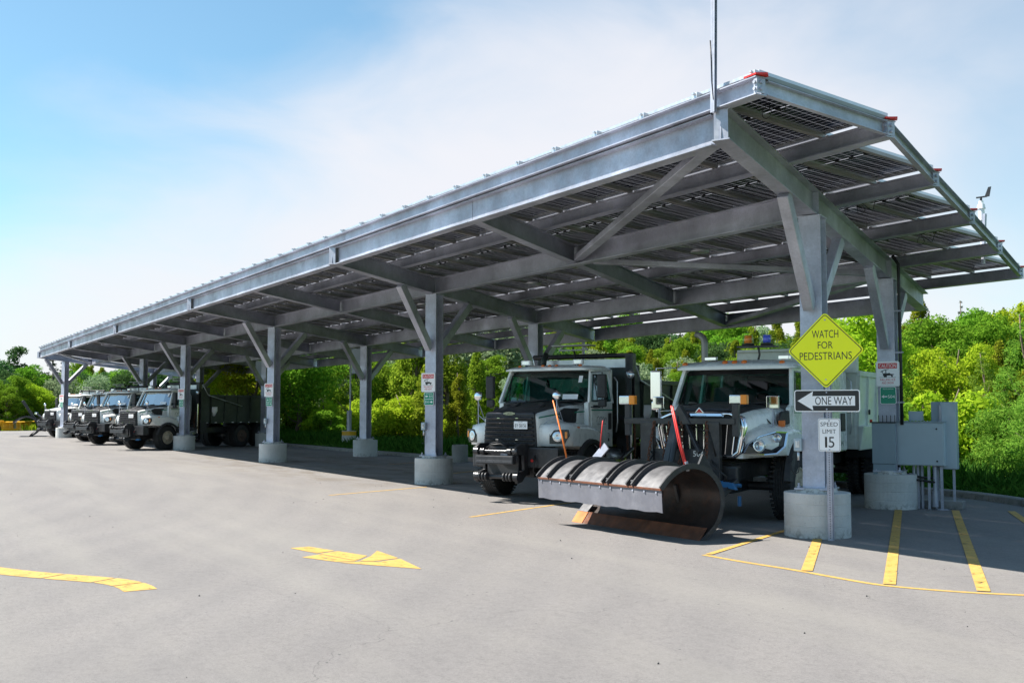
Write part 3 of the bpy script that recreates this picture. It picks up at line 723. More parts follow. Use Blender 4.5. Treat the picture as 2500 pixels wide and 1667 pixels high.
# speed limit
t = empty('speed_limit_sign', at(.012, 1.43, -.012), SK, 'small white SPEED LIMIT 15 sign under the one way sign', 'sign')
plate('sign_plate', rrect(.30, .45, .03), -.004, .004, M['signwhite'], t); plate('border_line', rrect(.282, .432, .024), -.005, -.0042, M['signblack'], t); plate('sign_face', rrect(.272, .422, .020), -.006, -.0052, M['signwhite'], t)
text(t, 'SPEED', .235, .056, 0, .145, -.0068, M['signblack']); text(t, 'LIMIT', .18, .056, 0, .048, -.0068, M['signblack']); text(t, '1', .030, .145, -.045, -.098, -.0068, M['signblack']); text(t, '5', .078, .145, .028, -.098, -.0068, M['signblack'])
rivet(t, [(0, .195), (0, -.197)])
# caution + bay number signs
def caution(P, dn, label):
    t = empty('caution_sign', P + Nv*dn - Fv*.185 + Vector((0,0,2.415)), SK, label, 'sign', 'caution signs strapped to the columns')
    plate('sign_plate', rrect(.41, .455, .035), -.004, .004, M['signwhite'], t); plate('border_line', rrect(.395, .44, .03), -.0048, -.0042, M['galv'], t); plate('sign_face', rrect(.389, .434, .028), -.0055, -.005, M['signwhite'], t)
    plate('red_band', rrect(.33, .098, .003, 1, 0, .145), -.0062, -.0057, M['signred'], t); text(t, 'CAUTION', .30, .066, 0, .145, -.007, M['signwhite'])
    mb = MB(); Y = -.0065
    def pg(P): mb.add([(x, Y, z) for x, z in P], [tuple(range(len(P)))[::-1]])
    pg([(-.125,.035),(-.10,.058),(-.05,.075),(.02,.088),(.02,.080),(-.05,.063),(-.09,.048),(-.115,.03)])      # canopy over a parked car
    pg([(-.038,.07),(-.025,.07),(-.022,-.0),(-.036,.0)]); pg([(-.10,.045),(-.088,.05),(-.085,.01),(-.096,.008)])
    pg([(-.085,-.01),(-.075,.012),(.005,.010),(.03,.018),(.05,.0),(.115,-.008),(.10,-.02),(.06,-.03),(-.08,-.035)])
    for cx, r in ((-.055,.018), (-.03,.018), (.075,.016)): pg([(cx+r*math.cos(a), -.042+r*math.sin(a)) for a in [k*math.pi/6 for k in range(12)]])
    pg([(-.145,-.060),(.145,-.060),(.145,-.065),(-.145,-.065)])
    mb.build('pictogram', M['signblack'], t, fix=False)
    text(t, 'FALLING ICE', .26, .042, 0, -.105, -.0068, M['signred']); text(t, 'AND SNOW', .21, .042, 0, -.162, -.0068, M['signred'])
    mb = MB()
    for z in (.17, -.17): mb.box(-dn-.165, -dn+.165, .02, .024, z-.006, z+.006); mb.box(-dn+.160, -dn+.165, .02, .345, z-.006, z+.006); mb.box(-dn-.165, -dn-.160, .02, .345, z-.006, z+.006)
    mb.build('strap', M['galv'], t)
def larrow(t, x, z, s, mat, l=.085):
    P = [(-l/2,0),(-l/2+.045,.032),(-l/2+.038,.010),(l/2,.010),(l/2,-.010),(-l/2+.038,-.010),(-l/2+.045,-.032)]
    MB().add([(x+s*u, -.0066, z+v) for u, v in P], [(0,1,2,3,4,5,6)]).build('arrow', mat, t, fix=False)
def bay(P, dn, up, lo, label):
    t = empty('bay_number_sign', P + Nv*dn - Fv*.185 + Vector((0,0,2.025)), SK, label, 'sign', 'green bay number signs on the columns')
    plate('sign_plate', rrect(.28, .31, .03), -.004, .004, M['signwhite'], t); plate('sign_face', rrect(.262, .292, .024), -.0052, -.0042, M['signgreen'], t)
    text(t, 'TRUCK PARKING', .19, .020, 0, .118, -.0062, M['signwhite'])
    if lo:
        text(t, up, .10, .058, .062, .055, -.0062, M['signwhite']); larrow(t, -.065, .055, 1, M['signwhite'])
        plate('divider', rrect(.25, .010, .002, 1, 0, -.012), -.0060, -.0054, M['signwhite'], t)
        text(t, lo, .10, .058, -.058, -.078, -.0062, M['signwhite']); larrow(t, .07, -.078, -1, M['signwhite'])
    else:
        text(t, up, .12, .055, .055, -.02, -.0062, M['signwhite']); larrow(t, -.065, -.02, 1, M['signwhite'], .10)
    mb = MB()
    for z in (.13, -.13): mb.box(-dn+.160, -dn+.165, .02, .345, z-.005, z+.005); mb.box(-dn-.165, -dn+.165, .02, .024, z-.005, z+.005)
    mb.build('strap', M['galv'], t)
CB = [('the second front column', cbase(1), '515', '514'), ('the third front column', cbase(2), '529', '528'), ('the fourth front column', cbase(3), '540', '541'),
      ('the column behind the dark truck with a blue windscreen', cbase(4), '542', '543'), ('the last column at the far left', cbase(5), '544', '545')]
for lab, P, u, l in CB:
    caution(P, -.04, 'white and red CAUTION sign on ' + lab)
    bay(P, -.02, u, l, 'green bay sign %s %s below the caution sign on %s' % (u, l, lab) if P in (CB[0][1], CB[1][1]) else 'green two-line bay number sign on ' + lab)
caution(bbase(0), .03, 'CAUTION FALLING ICE AND SNOW sign on the column by the grey cabinets')
bay(bbase(0), .03, '504', None, 'green bay sign 504 with one arrow on the column by the cabinets')
# small switch boxes on the column faces
for P, dn, z, lab in ((cbase(0), -.20, 1.28, 'small grey switch box on the nearest column'), (cbase(1), -.16, 1.37, 'small grey switch box on the second front column'),
                 (cbase(2), -.16, 1.37, 'small grey switch box on the third front column'), (cbase(3), -.16, 1.37, 'small grey switch box on the fourth front column')):
    t = empty('switch_box', P + Nv*dn - Fv*.16 + Vector((0,0,z)), SK, lab, 'switch box', 'switch boxes on the columns')
    MB().box(-.055,.055,-.07,0,-.09,.09).build('housing', M['cabinet'], t, bev=.008)
    MB().box(-.03,.03,-.08,-.07,-.04,.06).box(-.012,.012,-.10,-.08,-.01,.05).build('cover', M['alu'], t, bev=.004)
    MB().tube([(0,-.03,-.09),(0,-.03,-.16),(0,-.035,-.22)], .02, 8).build('gland', M['alu'], t)
    MB().tube([(0,-.03,-.2),(.01,-.035,-.30),(.0,-.04,-.38),(-.05,-.05,-.42),(-.10,-.05,-.36),(-.11,-.04,-.26),(-.10,.05,-.20)] if dn == -.20 else
              [(0,-.03,-.2),(.01,-.035,-.30),(.03,-.04,-.37),(.0,-.05,-.42),(-.05,-.04,-.40)], .008, 6).build('cable', M['cable'], t)

# ================================================================== ELECTRICAL CABINETS by the back column
E0 = FN(5.02, 0, 0)
def epos(n, f, z=0): return FN(f, n, z)
t = empty('electrical_cabinet', epos(.53, 5.0), SK, 'wide grey steel electrical cabinet beside the right rear column', 'cabinet')
MB().box(-.41,.41,-.16,.16,.775,1.545).build('body', M['cabinet'], t, bev=.006)
MB().box(-.405,.395,-.185,-.162,.785,1.53).build('door', M['cabinet'], t, bev=.006)
mb = MB(); mb.box(-.42,.42,-.19,.17,1.545,1.56)
for k in range(14): mb.cyl((-.38+k*.058,-.17,1.56),(-.38+k*.058,-.17,1.575),.012,n=6)
mb.build('lid', M['cabdk'], t)
mb = MB()
for z in (.86, 1.43): mb.cyl((.29,-.185,z),(.29,-.20,z),.016,n=10)
for z in (.90, 1.44): mb.box(-.415,-.395,-.20,-.16,z-.03,z+.03)
mb.build('latch', M['signblack'], t)
mb = MB()
for x in (.33, .12): mb.chan((x,-.02,0),(x,-.02,.775),.045,.045,.005,(0,1,0))
mb.box(.26,.44,-.10,.05,0,.012); mb.build('leg', M['galv'], t)
mb = MB()
for x in (-.15,-.08,-.01,.22): mb.cyl((x,.05,0),(x,.05,.775),.028,n=10)
mb.cyl((.22,-.03,.05),(.22,-.03,.32),.055,n=14); mb.cyl((.22,-.03,.32),(.22,-.03,.775),.035,n=12); mb.build('conduit', M['galv'], t)
mb = MB(); mb.tube([(-.4,-.05,.76),(-.3,-.1,.62),(-.1,-.12,.52),(.1,-.1,.5),(.22,-.05,.48)], .02, 8); mb.tube([(-.45,0,.70),(-.2,-.06,.60),(0,-.04,.56),(.2,0,.55)], .02, 8)
mb.build('cable', M['cable'], t)
t = empty('tall_cabinet', epos(.88, 5.22), SK, 'tall narrow grey cabinet standing behind the wide one', 'cabinet')
MB().box(-.19,.22,-.14,.14,.71,1.91).build('body', M['cabdk'], t, bev=.006)
MB().box(-.03,.225,-.165,-.142,.72,1.90).build('door', M['cabinet'], t, bev=.006)
MB().box(-.05,-.01,-.19,-.14,1.2,1.85).build('hinge_rail', M['galv'], t, bev=.004)
mb = MB(); mb.chan((.15,0,0),(.15,0,.71),.04,.04,.005,(0,1,0)); mb.chan((-.12,0,0),(-.12,0,.71),.04,.04,.005,(0,1,0)); mb.build('leg', M['galv'], t)
t = empty('cable_gutter', epos(-.06, 4.72), SK, 'dark grey cable gutter box clasping the foot of the right rear column', 'gutter box')
MB().box(-.20,.21,-.05,.0,.80,1.53).build('front_cover', M['cabdk'], t, bev=.005)
MB().box(-.19,.20,-.04,.0,.60,.795).build('lower_cover', M['cabdk'], t, bev=.005)
mb = MB(); mb.box(-.22,.22,-.07,.0,1.53,1.55)
for k in range(5): mb.cyl((-.08+k*.07,-.03,1.55),(-.08+k*.07,-.03,1.67),.007,n=6)
mb.build('cap', M['signblack'], t)
MB().box(-.12,.12,-.02,.10,.0,.17).build('low_box', M['cabinet'], empty('isolator_box', epos(.42, 5.12, 1.57), SK, 'small dark box on top of the wide grey cabinet', 'box'), bev=.005)
t = empty('concrete_footing', epos(.75, 5.3), SK, 'low concrete footing under the grey cabinets', 'footing')
MB().box(-.42,.42,-.16,.2,0,.14).build('footing_block', M['kerbc'], t, bev=.01)
t = empty('conduit_pipe', bbase(0) + Nv*.24 - Fv*.10, SK, 'black conduit pipe running down the right rear column', 'pipe')
zz = zb(bbase(0).y)
MB().tube([(0,0,1.5),(0,0,2.5),(0,0,3.6),(0,0,zz-.15),(.0,.0,zz+.25),(-.1,.02,zz+.42)], .03, 12).build('pipe', M['cable'], t)
for z in (3.55, 2.80, 1.9): MB().box(-.13,.035,-.04,.035,z-.015,z+.015).cyl((.0,-.035,z),(.06,-.035,z),.012,n=8).build('clamp', M['galv'], t)
# mast at the near roof corner, weather station, light pole bollard
t = empty('mast', (1.60, -3.36, 0), 0, 'slim galvanised mast rising from the near corner of the roof', 'mast')
mb = MB(); mb.chan((.10,-.02,5.16),(.19,-.02,9.2),.035,.04,.005,(0,1,0)); mb.chan((.133,-.02,5.16),(.223,-.02,9.2),.035,.04,.005,(0,1,0), -1); mb.build('strut', M['galv'], t)
MB().tube([(.10,-.045,6.0),(.115,-.045,5.75),(.12,-.045,5.5),(.14,-.04,5.3)], .006, 6).build('cable', M['cable'], t)
t = empty('weather_station', (-1.02, 5.35, 0), 0, 'small white weather station with a black wind vane on the right roof edge', 'weather station')
MB().chan((.0,0,4.36),(.06,0,5.25),.05,.05,.006,(0,1,0)).build('strut', M['galv'], t)
MB().cyl((-.06,.05,4.5),(-.04,.05,5.2),.018,n=10).cyl((-.04,.05,5.15),(-.04,.05,5.36),.055,n=14).cyl((-.04,.05,5.36),(-.04,.05,5.44),.075,.06,n=14).cyl((-.04,.05,5.44),(-.04,.05,5.50),.04,n=12).build('sensor', M['signwhite'], t)
mb = MB(); mb.cyl((-.04,.05,5.50),(-.04,.05,5.57),.02,n=10); mb.beam((-.12,.03,5.57),(.06,.07,5.57),.02,.025); mb.prism([(.02,5.56),(.12,5.56),(.16,5.73),(.10,5.73)], lambda u, v, q: (u, .06+q, v), 0, .006); mb.build('wind_vane', M['signblack'], t)
t = empty('lamp_pole', (-33.9, 6.7, 0), 0, 'thin pole on a concrete bollard with a yellow band, behind the kerb', 'pole')
MB().lathe([(0,.001),(0,.32),(.80,.32),(.80,.001)], (0,0,0), (0,0,1), 28, sm=False).build('bollard', M['conc'], t)
MB().lathe([(.60,.001),(.60,.324),(.78,.324),(.78,.001)], (0,0,0), (0,0,1), 28, sm=False).build('yellow_band', M['ylw'], t)
MB().cyl((0,0,.8),(0,0,1.7),.11,n=14).build('sleeve', M['galv'], t); MB().cyl((0.1,0,1.7),(0.1,0,4.3),.035,n=10).build('pole', M['galv'], t)
# grey inverter boxes high on the rear columns
for i, nm in ((2, 'third'), (3, 'fourth')):
    P = bbase(i) - Nv*.55 + Fv*.30
    t = empty('inverter_box', (P.x, P.y, 0), SK, 'grey inverter box hung under the roof beside the %s rear column' % nm, 'inverter', 'inverter boxes under the roof')
    zt_ = zb(P.y) - .02
    MB().box(-.28,.28,-.15,.15,zt_-1.0,zt_-.05).build('casing', M['cabdk'], t, bev=.01)
    mb = MB()
    for x in (-.2,-.1,0,.1): mb.tube([(x,0,zt_-1.0),(x,0,zt_-1.2),(x+.15,-.02,zt_-1.42),(.45,-.03,zt_-1.45)], .018, 6)
    mb.build('cable', M['cable'], t)
t = empty('bollard', (-20.7, 5.3, 0), 0, 'short dark concrete bollard by the kerb left of the middle truck', 'bollard'); MB().lathe([(0,.001),(0,.27),(.56,.27),(.585,.24),(.585,.001)], (0,0,0), (0,0,1), 24, sm=False).build('concrete_post', M['kerbc'], t)
t = empty('downpipe', (-16.6, 7.5, 0), 0, 'thin grey pole standing behind the kerb near the middle truck', 'pole')
MB().cyl((0,0,0.1),(0,0,4.1),.045,n=10).build('pole', M['galv'], t)

# ================================================================== TRUCKS  (local: x = truck's right, y = forward, z up, y=0 at the grille)
def wheel(parent, x, y, r=.53, w=.36, out=1, mat='rim', name='wheel'):
    # out=+1 outer face towards +x
    t = MB(); hw = w/2
    pr = [(-hw, .30), (-hw, .36), (-hw+.02, r-.07), (-hw+.05, r-.012)]
    for k in range(5):
        a = -hw+.07 + (w-.14)*k/5; b = a + (w-.14)/5
        pr += [(a, r), (b-.018, r), (b-.014, r-.014), (b-.004, r-.014)]
    pr += [(hw-.05, r-.012), (hw-.02, r-.07), (hw, .36), (hw, .30), (hw-.02, .285), (-hw+.02, .285), (-hw, .30)]
    t.lathe(pr, (x, y, r), (out, 0, 0), 40)
    nl = 44
    for k in range(nl):                      # shoulder lugs
        a = 2*math.pi*k/nl
        for sgn in (-1, 1):
            c = Vector((x + sgn*(hw-.045), y + math.cos(a)*(r-.004), r + math.sin(a)*(r-.004)))
            t.ob(c, Vector((.045, 0, 0)), Vector((0, math.cos(a), math.sin(a)))*.012, Vector((0, -math.sin(a), math.cos(a)))*.018)
    ty = t.build('wheel', M['rubber'], parent)
    d = MB(); f = out*hw
    d.lathe([(-.02*1, .285), (.0, .285), (.0, .262), (-.05, .245), (-.09, .20), (-.075, .13), (-.02, .12), (.03, .105), (.05, .09), (.055, .001)], (x + f, y, r), (out, 0, 0), 36)
    rm = d.build('rim', M[mat], ty)
    n = MB()
    for k in range(10):
        a = 2*math.pi*k/10; n.cyl((x+f-out*.085, y+.165*math.cos(a), r+.165*math.sin(a)), (x+f-out*.04, y+.165*math.cos(a), r+.165*math.sin(a)), .017, n=6)
    for k in range(5):
        a = 2*math.pi*(k+.5)/5; n.cyl((x+f-out*.072, y+.215*math.cos(a), r+.215*math.sin(a)), (x+f-out*.060, y+.215*math.cos(a), r+.215*math.sin(a)), .026, n=12)
    n.build('wheel_nut', M['black'], ty)
def sx(P, s): return [(x*s, y, z) for x, y, z in P]
YZ = lambda u, v, t: (t, u, v)
def pane(name, pts, mat, parent, th=.006):
    a = Vector(pts[0]); n = (Vector(pts[1])-a).cross(Vector(pts[2])-a).normalized()*th
    m = MB(); m.loft([[Vector(p)-n for p in pts], [Vector(p)+n for p in pts]]); return m.build(name, mat, parent)
def seat_set(t, xs, y, z0):
    for x in xs:
        s = MB().box(x-.24, x+.24, y-.25, y+.25, z0, z0+.14).build('seat', M['seat'], t, bev=.04)
        MB().hexa([(x-.23,y-.33,z0+.1),(x+.23,y-.33,z0+.1),(x+.23,y-.2,z0+.1),(x-.23,y-.2,z0+.1),(x-.2,y-.42,z0+.85),(x+.2,y-.42,z0+.85),(x+.2,y-.32,z0+.85),(x-.2,y-.32,z0+.85)]).build('seat_back', M['seat'], s, bev=.03)
def steering(t, x, y, z):
    m = MB(); rings = []; c = Vector((x, y, z)); ax = Vector((0, -.55, .83)).normalized(); a = Vector((1,0,0)); b = ax.cross(a)
    pts = [c + (a*math.cos(k*math.pi/12) + b*math.sin(k*math.pi/12))*.22 for k in range(25)]
    m.tube(pts, .014, 6); m.cyl(c, c - ax*.35, .03, n=8); m.beam(c - a*.21, c + a*.21, .03, .012, ax); m.build('steering_wheel', M['plastic'], t)
def mirror(t, s, y, x0, z0, z1, chrome=False, arm=.32):
    m = MB(); x = x0 + arm*s
    m.tube([(x0, y, z1), (x, y+.02, z1), (x, y+.02, z0), (x0, y, z0+.02)], .013, 8)
    o = m.build('mirror_arm', M['black'] if not chrome else M['chrome'], t)
    MB().box(x-.10, x+.10, y-.02, y+.07, z0+.20, z1-.04).build('mirror_head', M['chrome'] if chrome else M['plastic'], o, bev=.03)
    MB().box(x-.09, x+.09, y-.03, y+.055, z0+.02, z0+.18).build('convex_mirror', M['chrome'] if chrome else M['plastic'], o, bev=.03)
    MB().box(x-.085, x+.085, y-.026, y-.021, z0+.22, z1-.06).build('mirror_glass', M['chrome'], o)
def hood_mirror(t, x, y, z, square=False):
    m = MB(); c = Vector((x, y, z))
    top = c + Vector((0, .0, .50))
    m.cyl(c, top, .011, n=8); m.cyl(c + Vector((.0,0,.2)), c + Vector((-.28*(1 if x>0 else -1), .05, .02)), .008, n=6); m.cyl(c + Vector((0,0,.46)), c + Vector((.02,-.32,.03)), .009, n=6)
    o = m.build('mirror_stalk', M['galv'], t); m = MB()
    if square: m.box(x-.10, x+.10, y-.02, y+.03, z+.45, z+.65)
    else: m.lathe([(-.02,.001),(-.02,.06),(0,.095),(.03,.085),(.05,.05),(.06,.001)], (x, y, z+.58), (0,1,.0), 20)
    m.build('mirror_head', M['chrome'], o, bev=.01 if square else 0)
def dump_body(t, y0, y1, z0, z1, hw, mat, top='alu'):
    L = y0 - y1
    b = MB(); b.hexa([(-hw+.06,y1,z0),(hw-.06,y1,z0),(hw-.06,y0,z0),(-hw+.06,y0,z0),(-hw,y1,z1),(hw,y1,z1),(hw,y0,z1),(-hw,y0,z1)]); body = b.build('dump_body', M[mat], t, bev=.02)
    m = MB()
    for s in (-1, 1): m.box(s*hw-.05, s*hw+.05, y1, y0, z1-.10, z1)
    m.build('top_rail', M[mat], body, bev=.01)
    n = max(3, int(L/.75))
    for k in range(n+1):
        y = y1 + .05 + (L-.1)*k/n
        for s in (-1, 1): MB().hexa([(s*(hw-.06)-.04,y-.04,z0),(s*(hw-.06)+.04,y-.04,z0),(s*(hw-.06)+.04,y+.04,z0),(s*(hw-.06)-.04,y+.04,z0),(s*hw-.04,y-.04,z1-.1),(s*hw+.04,y-.04,z1-.1),(s*hw+.04,y+.04,z1-.1),(s*hw-.04,y+.04,z1-.1)]).build('side_rib', M[mat], body)
    return body
def chassis(t, y_end, tandem, front_y=.0):
    m = MB()
    for s in (-1, 1): m.chan((s*.43, front_y, .80), (s*.43, y_end, .80), .08, .26, .01, (0,0,1), 1 if s > 0 else -1)
    for y in (-.6, -2.2, -3.4, y_end+.1): m.box(-.42, .42, y-.05, y+.05, .72, .88)
    m.build('chassis_frame', M['black'], t)
    m = MB(); m.cyl((-.9, -1.15, .53), (.9, -1.15, .53), .07, n=12)
    for y in tandem: m.cyl((-.95, y, .53), (.95, y, .53), .09, n=12); m.lathe([(-.2,.06),(-.12,.19),(.12,.19),(.2,.06)], (0, y, .53), (1,0,0), 16)
    m.box(-.35,.35,-1.4,-.3,.45,.95); m.build('axle', M['black'], t)
    for y in tandem:
        for s in (-1, 1):
            wheel(t, s*1.02, y, .52, .26, s, 'rimdk'); wheel(t, s*.70, y, .52, .26, s, 'rimdk')
        for s in (-1, 1):
            m = MB(); pts = [(y + .62*math.cos(a), .52 + .62*math.sin(a)) for a in [R(25 + 130*k/10) for k in range(11)]]
            m.loft([[(s*.58, p[0], p[1]) for p in pts], [(s*1.17, p[0], p[1]) for p in pts], [(s*1.17, p[0]*1, p[1]+.02) for p in pts], [(s*.58, p[0], p[1]+.02) for p in pts]], closed=False, caps=False); m.build('mudguard', M['plastic'], t)
def tank_steps(t, s, y0, y1):
    MB().lathe([(0,.001),(0,.26),(.01,.28),(y0-y1-.01,.28),(y0-y1,.26),(y0-y1,.001)], (s*.80, y1, .68), (0,1,0), 24).build('fuel_tank', M['alu'], t)
    for z, x in ((.42, .98), (.74, 1.03)):
        MB().box(s*x-.12, s*x+.12, y1+.05, y0-.05, z, z+.035).build('step', M['alu'], t)
    m = MB()
    for y in (y0-.1, y1+.1): m.box(s*1.0-.02, s*1.0+.02, y-.02, y+.02, .40, 1.0)
    m.build('step_bracket', M['black'], t)

def sd_truck(hoodmat='hoodblk', label='', num='731', plate_txt='BY\u00b758156', wing=True, shade=None):
    t = empty('plow_truck', (0,0,0), 0, label, 'truck')
    chassis(t, -7.4, (-5.55, -6.9))
    # hood: front, mid, cowl rings
    def hr(y, hb, zb_, hs, zs, hc, zc, zt):
        return [(-hb,y,zb_),(-hs,y,zs),(-hc-.02,y,zc-.02),(-hc+.04,y,zc+.005),(-hc*.5,y,(zt+zc)/2+.012),(0,y,zt),(hc*.5,y,(zt+zc)/2+.012),(hc-.04,y,zc+.005),(hc+.02,y,zc-.02),(hs,y,zs),(hb,y,zb_)]
    rings = [hr(.0,.60,1.06,.60,1.56,.56,1.655,1.715), hr(-.10,.62,1.06,.62,1.62,.575,1.70,1.755), hr(-.45,.70,1.05,.70,1.67,.64,1.765,1.82), hr(-.95,.86,1.05,.85,1.73,.79,1.84,1.90), hr(-1.28,.97,1.05,.96,1.76,.90,1.875,1.945)]
    m = MB(); m.loft(rings, 0, True, True, True, mf=lambda i, k: 1 if 3 <= k <= 6 else 0)
    hood = m.build('hood', [M['white'], M[hoodmat]], t)
    m = MB()
    for s in (-1, 1):
        m.hexa([(s*.30-.09,-.75,1.87),(s*.30+.09,-.75,1.87),(s*.30+.09,-.45,1.80),(s*.30-.09,-.45,1.80),(s*.30-.07,-.72,1.905),(s*.30+.07,-.72,1.905),(s*.30+.05,-.5,1.83),(s*.30-.05,-.5,1.83)])
    m.build('hood_scoop', M['hoodblk'], hood, bev=.01)
    for s in (-1, 1):   # stripe along hood + cab
        m = MB(); m.loft([[(s*.608,-.03,1.600),(s*.607,-.03,1.625)], [(s*.708,-.45,1.655),(s*.706,-.45,1.68)], [(s*.86,-.95,1.70),(s*.858,-.95,1.725)], [(s*.968,-1.27,1.72),(s*.966,-1.27,1.745)]], 0, False, False, False); m.build('green_stripe', M['green'], hood, fix=False)
        MB().prism([(-.56,1.73),(-.62,1.60),(-.80,1.52),(-1.12,1.50),(-1.24,1.56),(-1.24,1.72),(-1.14,1.79),(-.72,1.80)], lambda u, v, q: (s*(q + (abs(u)-.62)*.20), u, v), .755, .80).build('air_intake', M['plastic'], hood, bev=.012)
        # fender
        def fr(x, yf, zt_):
            P = [(yf,1.07),(yf,zt_-.10),(yf-.05,zt_-.02),(-.55,zt_+.03),(-1.1,zt_+.01),(-1.5,zt_-.06),(-1.66,zt_-.12),(-1.70,1.02),(-1.60,.98)]
            P += [(-1.15+.50*math.cos(a)*1.0, .56+.56*math.sin(a)) for a in [R(150), R(130), R(110), R(90), R(70), R(50)]]
            P += [(-.74,1.06)]
            return [(s*x, u, v) for u, v in P]
        m = MB(); m.loft([fr(.56,-.02,1.50), fr(.84,-.06,1.50), fr(1.02,-.16,1.475), fr(1.12,-.30,1.44), fr(1.15,-.42,1.38)], 0, True); fen = m.build('fender', M['white'], t)
        m = MB(); an = [R(12 + 150*k/12) for k in range(13)]
        m.loft([[(s*x, -1.15+r*math.cos(a), .55+r*math.sin(a)) for r, x in ((.56,1.10),(.56,1.23),(.63,1.23),(.645,1.14))] for a in an], 0, False); m.build('wheel_arch_flare', M['plastic'], t)
        # head lamp on the outer front corner
        c = Vector((s*.985, -.165, 1.25)); nrm = Vector((s*.42, .9, .05)).normalized(); u = Vector((s*.9, -.42, 0)).normalized(); v = u.cross(nrm).normalized()
        if v.z < 0: v = -v
        m = MB(); P = [(-.19,-.135),(.10,-.135),(.20,.02),(.18,.135),(-.19,.13)]
        m.loft([[c + u*a + v*b - nrm*.05 for a, b in P], [c + u*a + v*b + nrm*.035 for a, b in P]]); bz = m.build('headlight', M['frit'], t, bev=.008)
        MB().lathe([(.03,.001),(.036,.098),(.050,.102),(.055,.092),(.045,.03),(.042,.001)], c - u*.03, nrm, 24).build('reflector', M['reflector'], bz)
        MB().lathe([(.05,.078),(.062,.07),(.075,.04),(.08,.001)], c - u*.03, nrm, 24).build('lens', M['lens'], bz)
        MB().ob(c + u*.13 + v*.03 + nrm*.037, u*.022, v*.06, nrm*.006).build('marker', M['amber'], bz)
        MB().ob(Vector((s*1.13,-.66,1.42)), Vector((.02,0,0)), Vector((0,.055,0)), Vector((0,0,.02))).build('side_marker', M['orange'], fen, bev=.012)
        hood_mirror(t, s*.90, -.22, 1.46)
        m = MB(); m.tube([(s*.70,-.50,1.70),(s*.80,-.52,1.60),(s*.86,-.62,1.54),(s*.90,-.82,1.56),(s*.88,-.9,1.66)], .012, 6); m.build('grab_handle', M['plastic'], t)
    # grille
    m = MB(); gp = [(-.60,1.04),(.60,1.04),(.55,1.68),(-.55,1.68)]; m.loft([[(x,.0,z) for x, z in gp], [(x,.045,z) for x, z in gp]]); gr = m.build('grille', M['plastic'], t, bev=.01)
    for k in range(7):
        z = 1.105 + k*.083; w = .565 - .05*(z-1.05)/.63
        MB().hexa([(-w,.045,z-.020),(w,.045,z-.020),(w,.095,z-.024),(-w,.095,z-.024),(-w,.045,z+.026),(w,.045,z+.026),(w,.115,z+.004),(-w,.115,z+.004)]).build('slat', M['slat'], gr, bev=.004)
    m = MB()
    for k, x in ((1,-.2),(1,.25),(4,-.22),(6,-.2),(6,.22)): m.box(x-.03, x+.03, .112, .118, 1.105+k*.083-.006, 1.105+k*.083+.006)
    m.build('grille_clip', M['chrome'], gr)
    m = MB(); m.hexa([(-.57,.0,1.66),(.57,.0,1.66),(.57,.06,1.66),(-.57,.06,1.66),(-.53,-.03,1.735),(.53,-.03,1.735),(.53,.035,1.715),(-.53,.035,1.715)]); m.build('grille_header', M[hoodmat], gr, bev=.02)
    m = MB(); m.prism([(.13*math.cos(a), 1.693+.026*math.sin(a)) for a in [k*math.pi/12 for k in range(24)]], XZ, .062, .070); bd = m.build('badge', M['chrome'], t)
    m = MB(); m.prism([(.122*math.cos(a), 1.693+.020*math.sin(a)) for a in [k*math.pi/12 for k in range(24)]], XZ, .070, .0712); m.build('badge_field', M['frit'], bd)
    o = text(bd, 'FREIGHTLINER', .19, .016, 0, 1.693, .0722, M['chrome']); o.rotation_euler = (0,0,math.pi)
    m = MB(); m.box(-.44,-.14,.116,.122,1.395,1.545); pl_ = m.build('licence_plate', M['signwhite'], t, bev=.002)
    o = text(pl_, plate_txt, .25, .07, -.29, 1.462, .1232, M['signblack']); o.rotation_euler = (0,0,math.pi)
    o = text(pl_, 'ONTARIO', .10, .014, -.29, 1.528, .1232, M['signblack']); o.rotation_euler = (0,0,math.pi)
    # bumper + plough hitch
    MB().box(-1.12,.80,-.14,.14,.66,1.045).build('bumper', M['black'], t, bev=.02)
    MB().box(-.35,.35,-.14,.30,.50,1.06).build('hitch_plate', M['black'], t, bev=.01)
    for s in (-1, 1):
        m = MB(); m.prism([(.14,.95),(.14,1.12),(.46,1.13),(.58,1.06),(.56,.94),(.30,.90),(.28,.62),(.48,.58),(.58,.50),(.52,.38),(.36,.40),(.14,.58)], YZ, s*.44-.03, s*.44+.03); m.build('hitch_cheek', M['black'], t, bev=.006)
        m = MB(); m.cyl((s*.44-.05,.54,.98),(s*.44+.05,.54,.98),.07,n=16); m.cyl((s*.44-.05,.52,.50),(s*.44+.05,.52,.50),.085,n=16); m.cyl((s*.30-.04,.54,.98),(s*.30+.04,.54,.98),.055,n=14); m.build('hitch_pin', M['black'], t)
        for k in range(3): MB().lathe([(0,.04),(0,.075),(.02,.085),(.04,.075),(.04,.04)], (s*(.34-.07*k)-.02,.56,.50), (1,0,0), 16).build('roller', M['black'], t)
    MB().cyl((-.44,.54,.98),(.44,.54,.98),.030,n=12).build('lift_bar', M['black'], t)
    MB().box(-.42,.42,.50,.63,.74,.90).build('roller_block', M['black'], t, bev=.015)
    MB().box(-.40,.40,.60,.635,.765,.815).build('wear_strip', M['slat'], t, bev=.003)
    MB().cyl((-.46,.50,.50),(.46,.50,.50),.04,n=12).build('lower_bar', M['black'], t)
    m = MB(); m.box(-.14,.02,.30,.36,.88,.93); m.build('tag_plate', M['galv'], t)
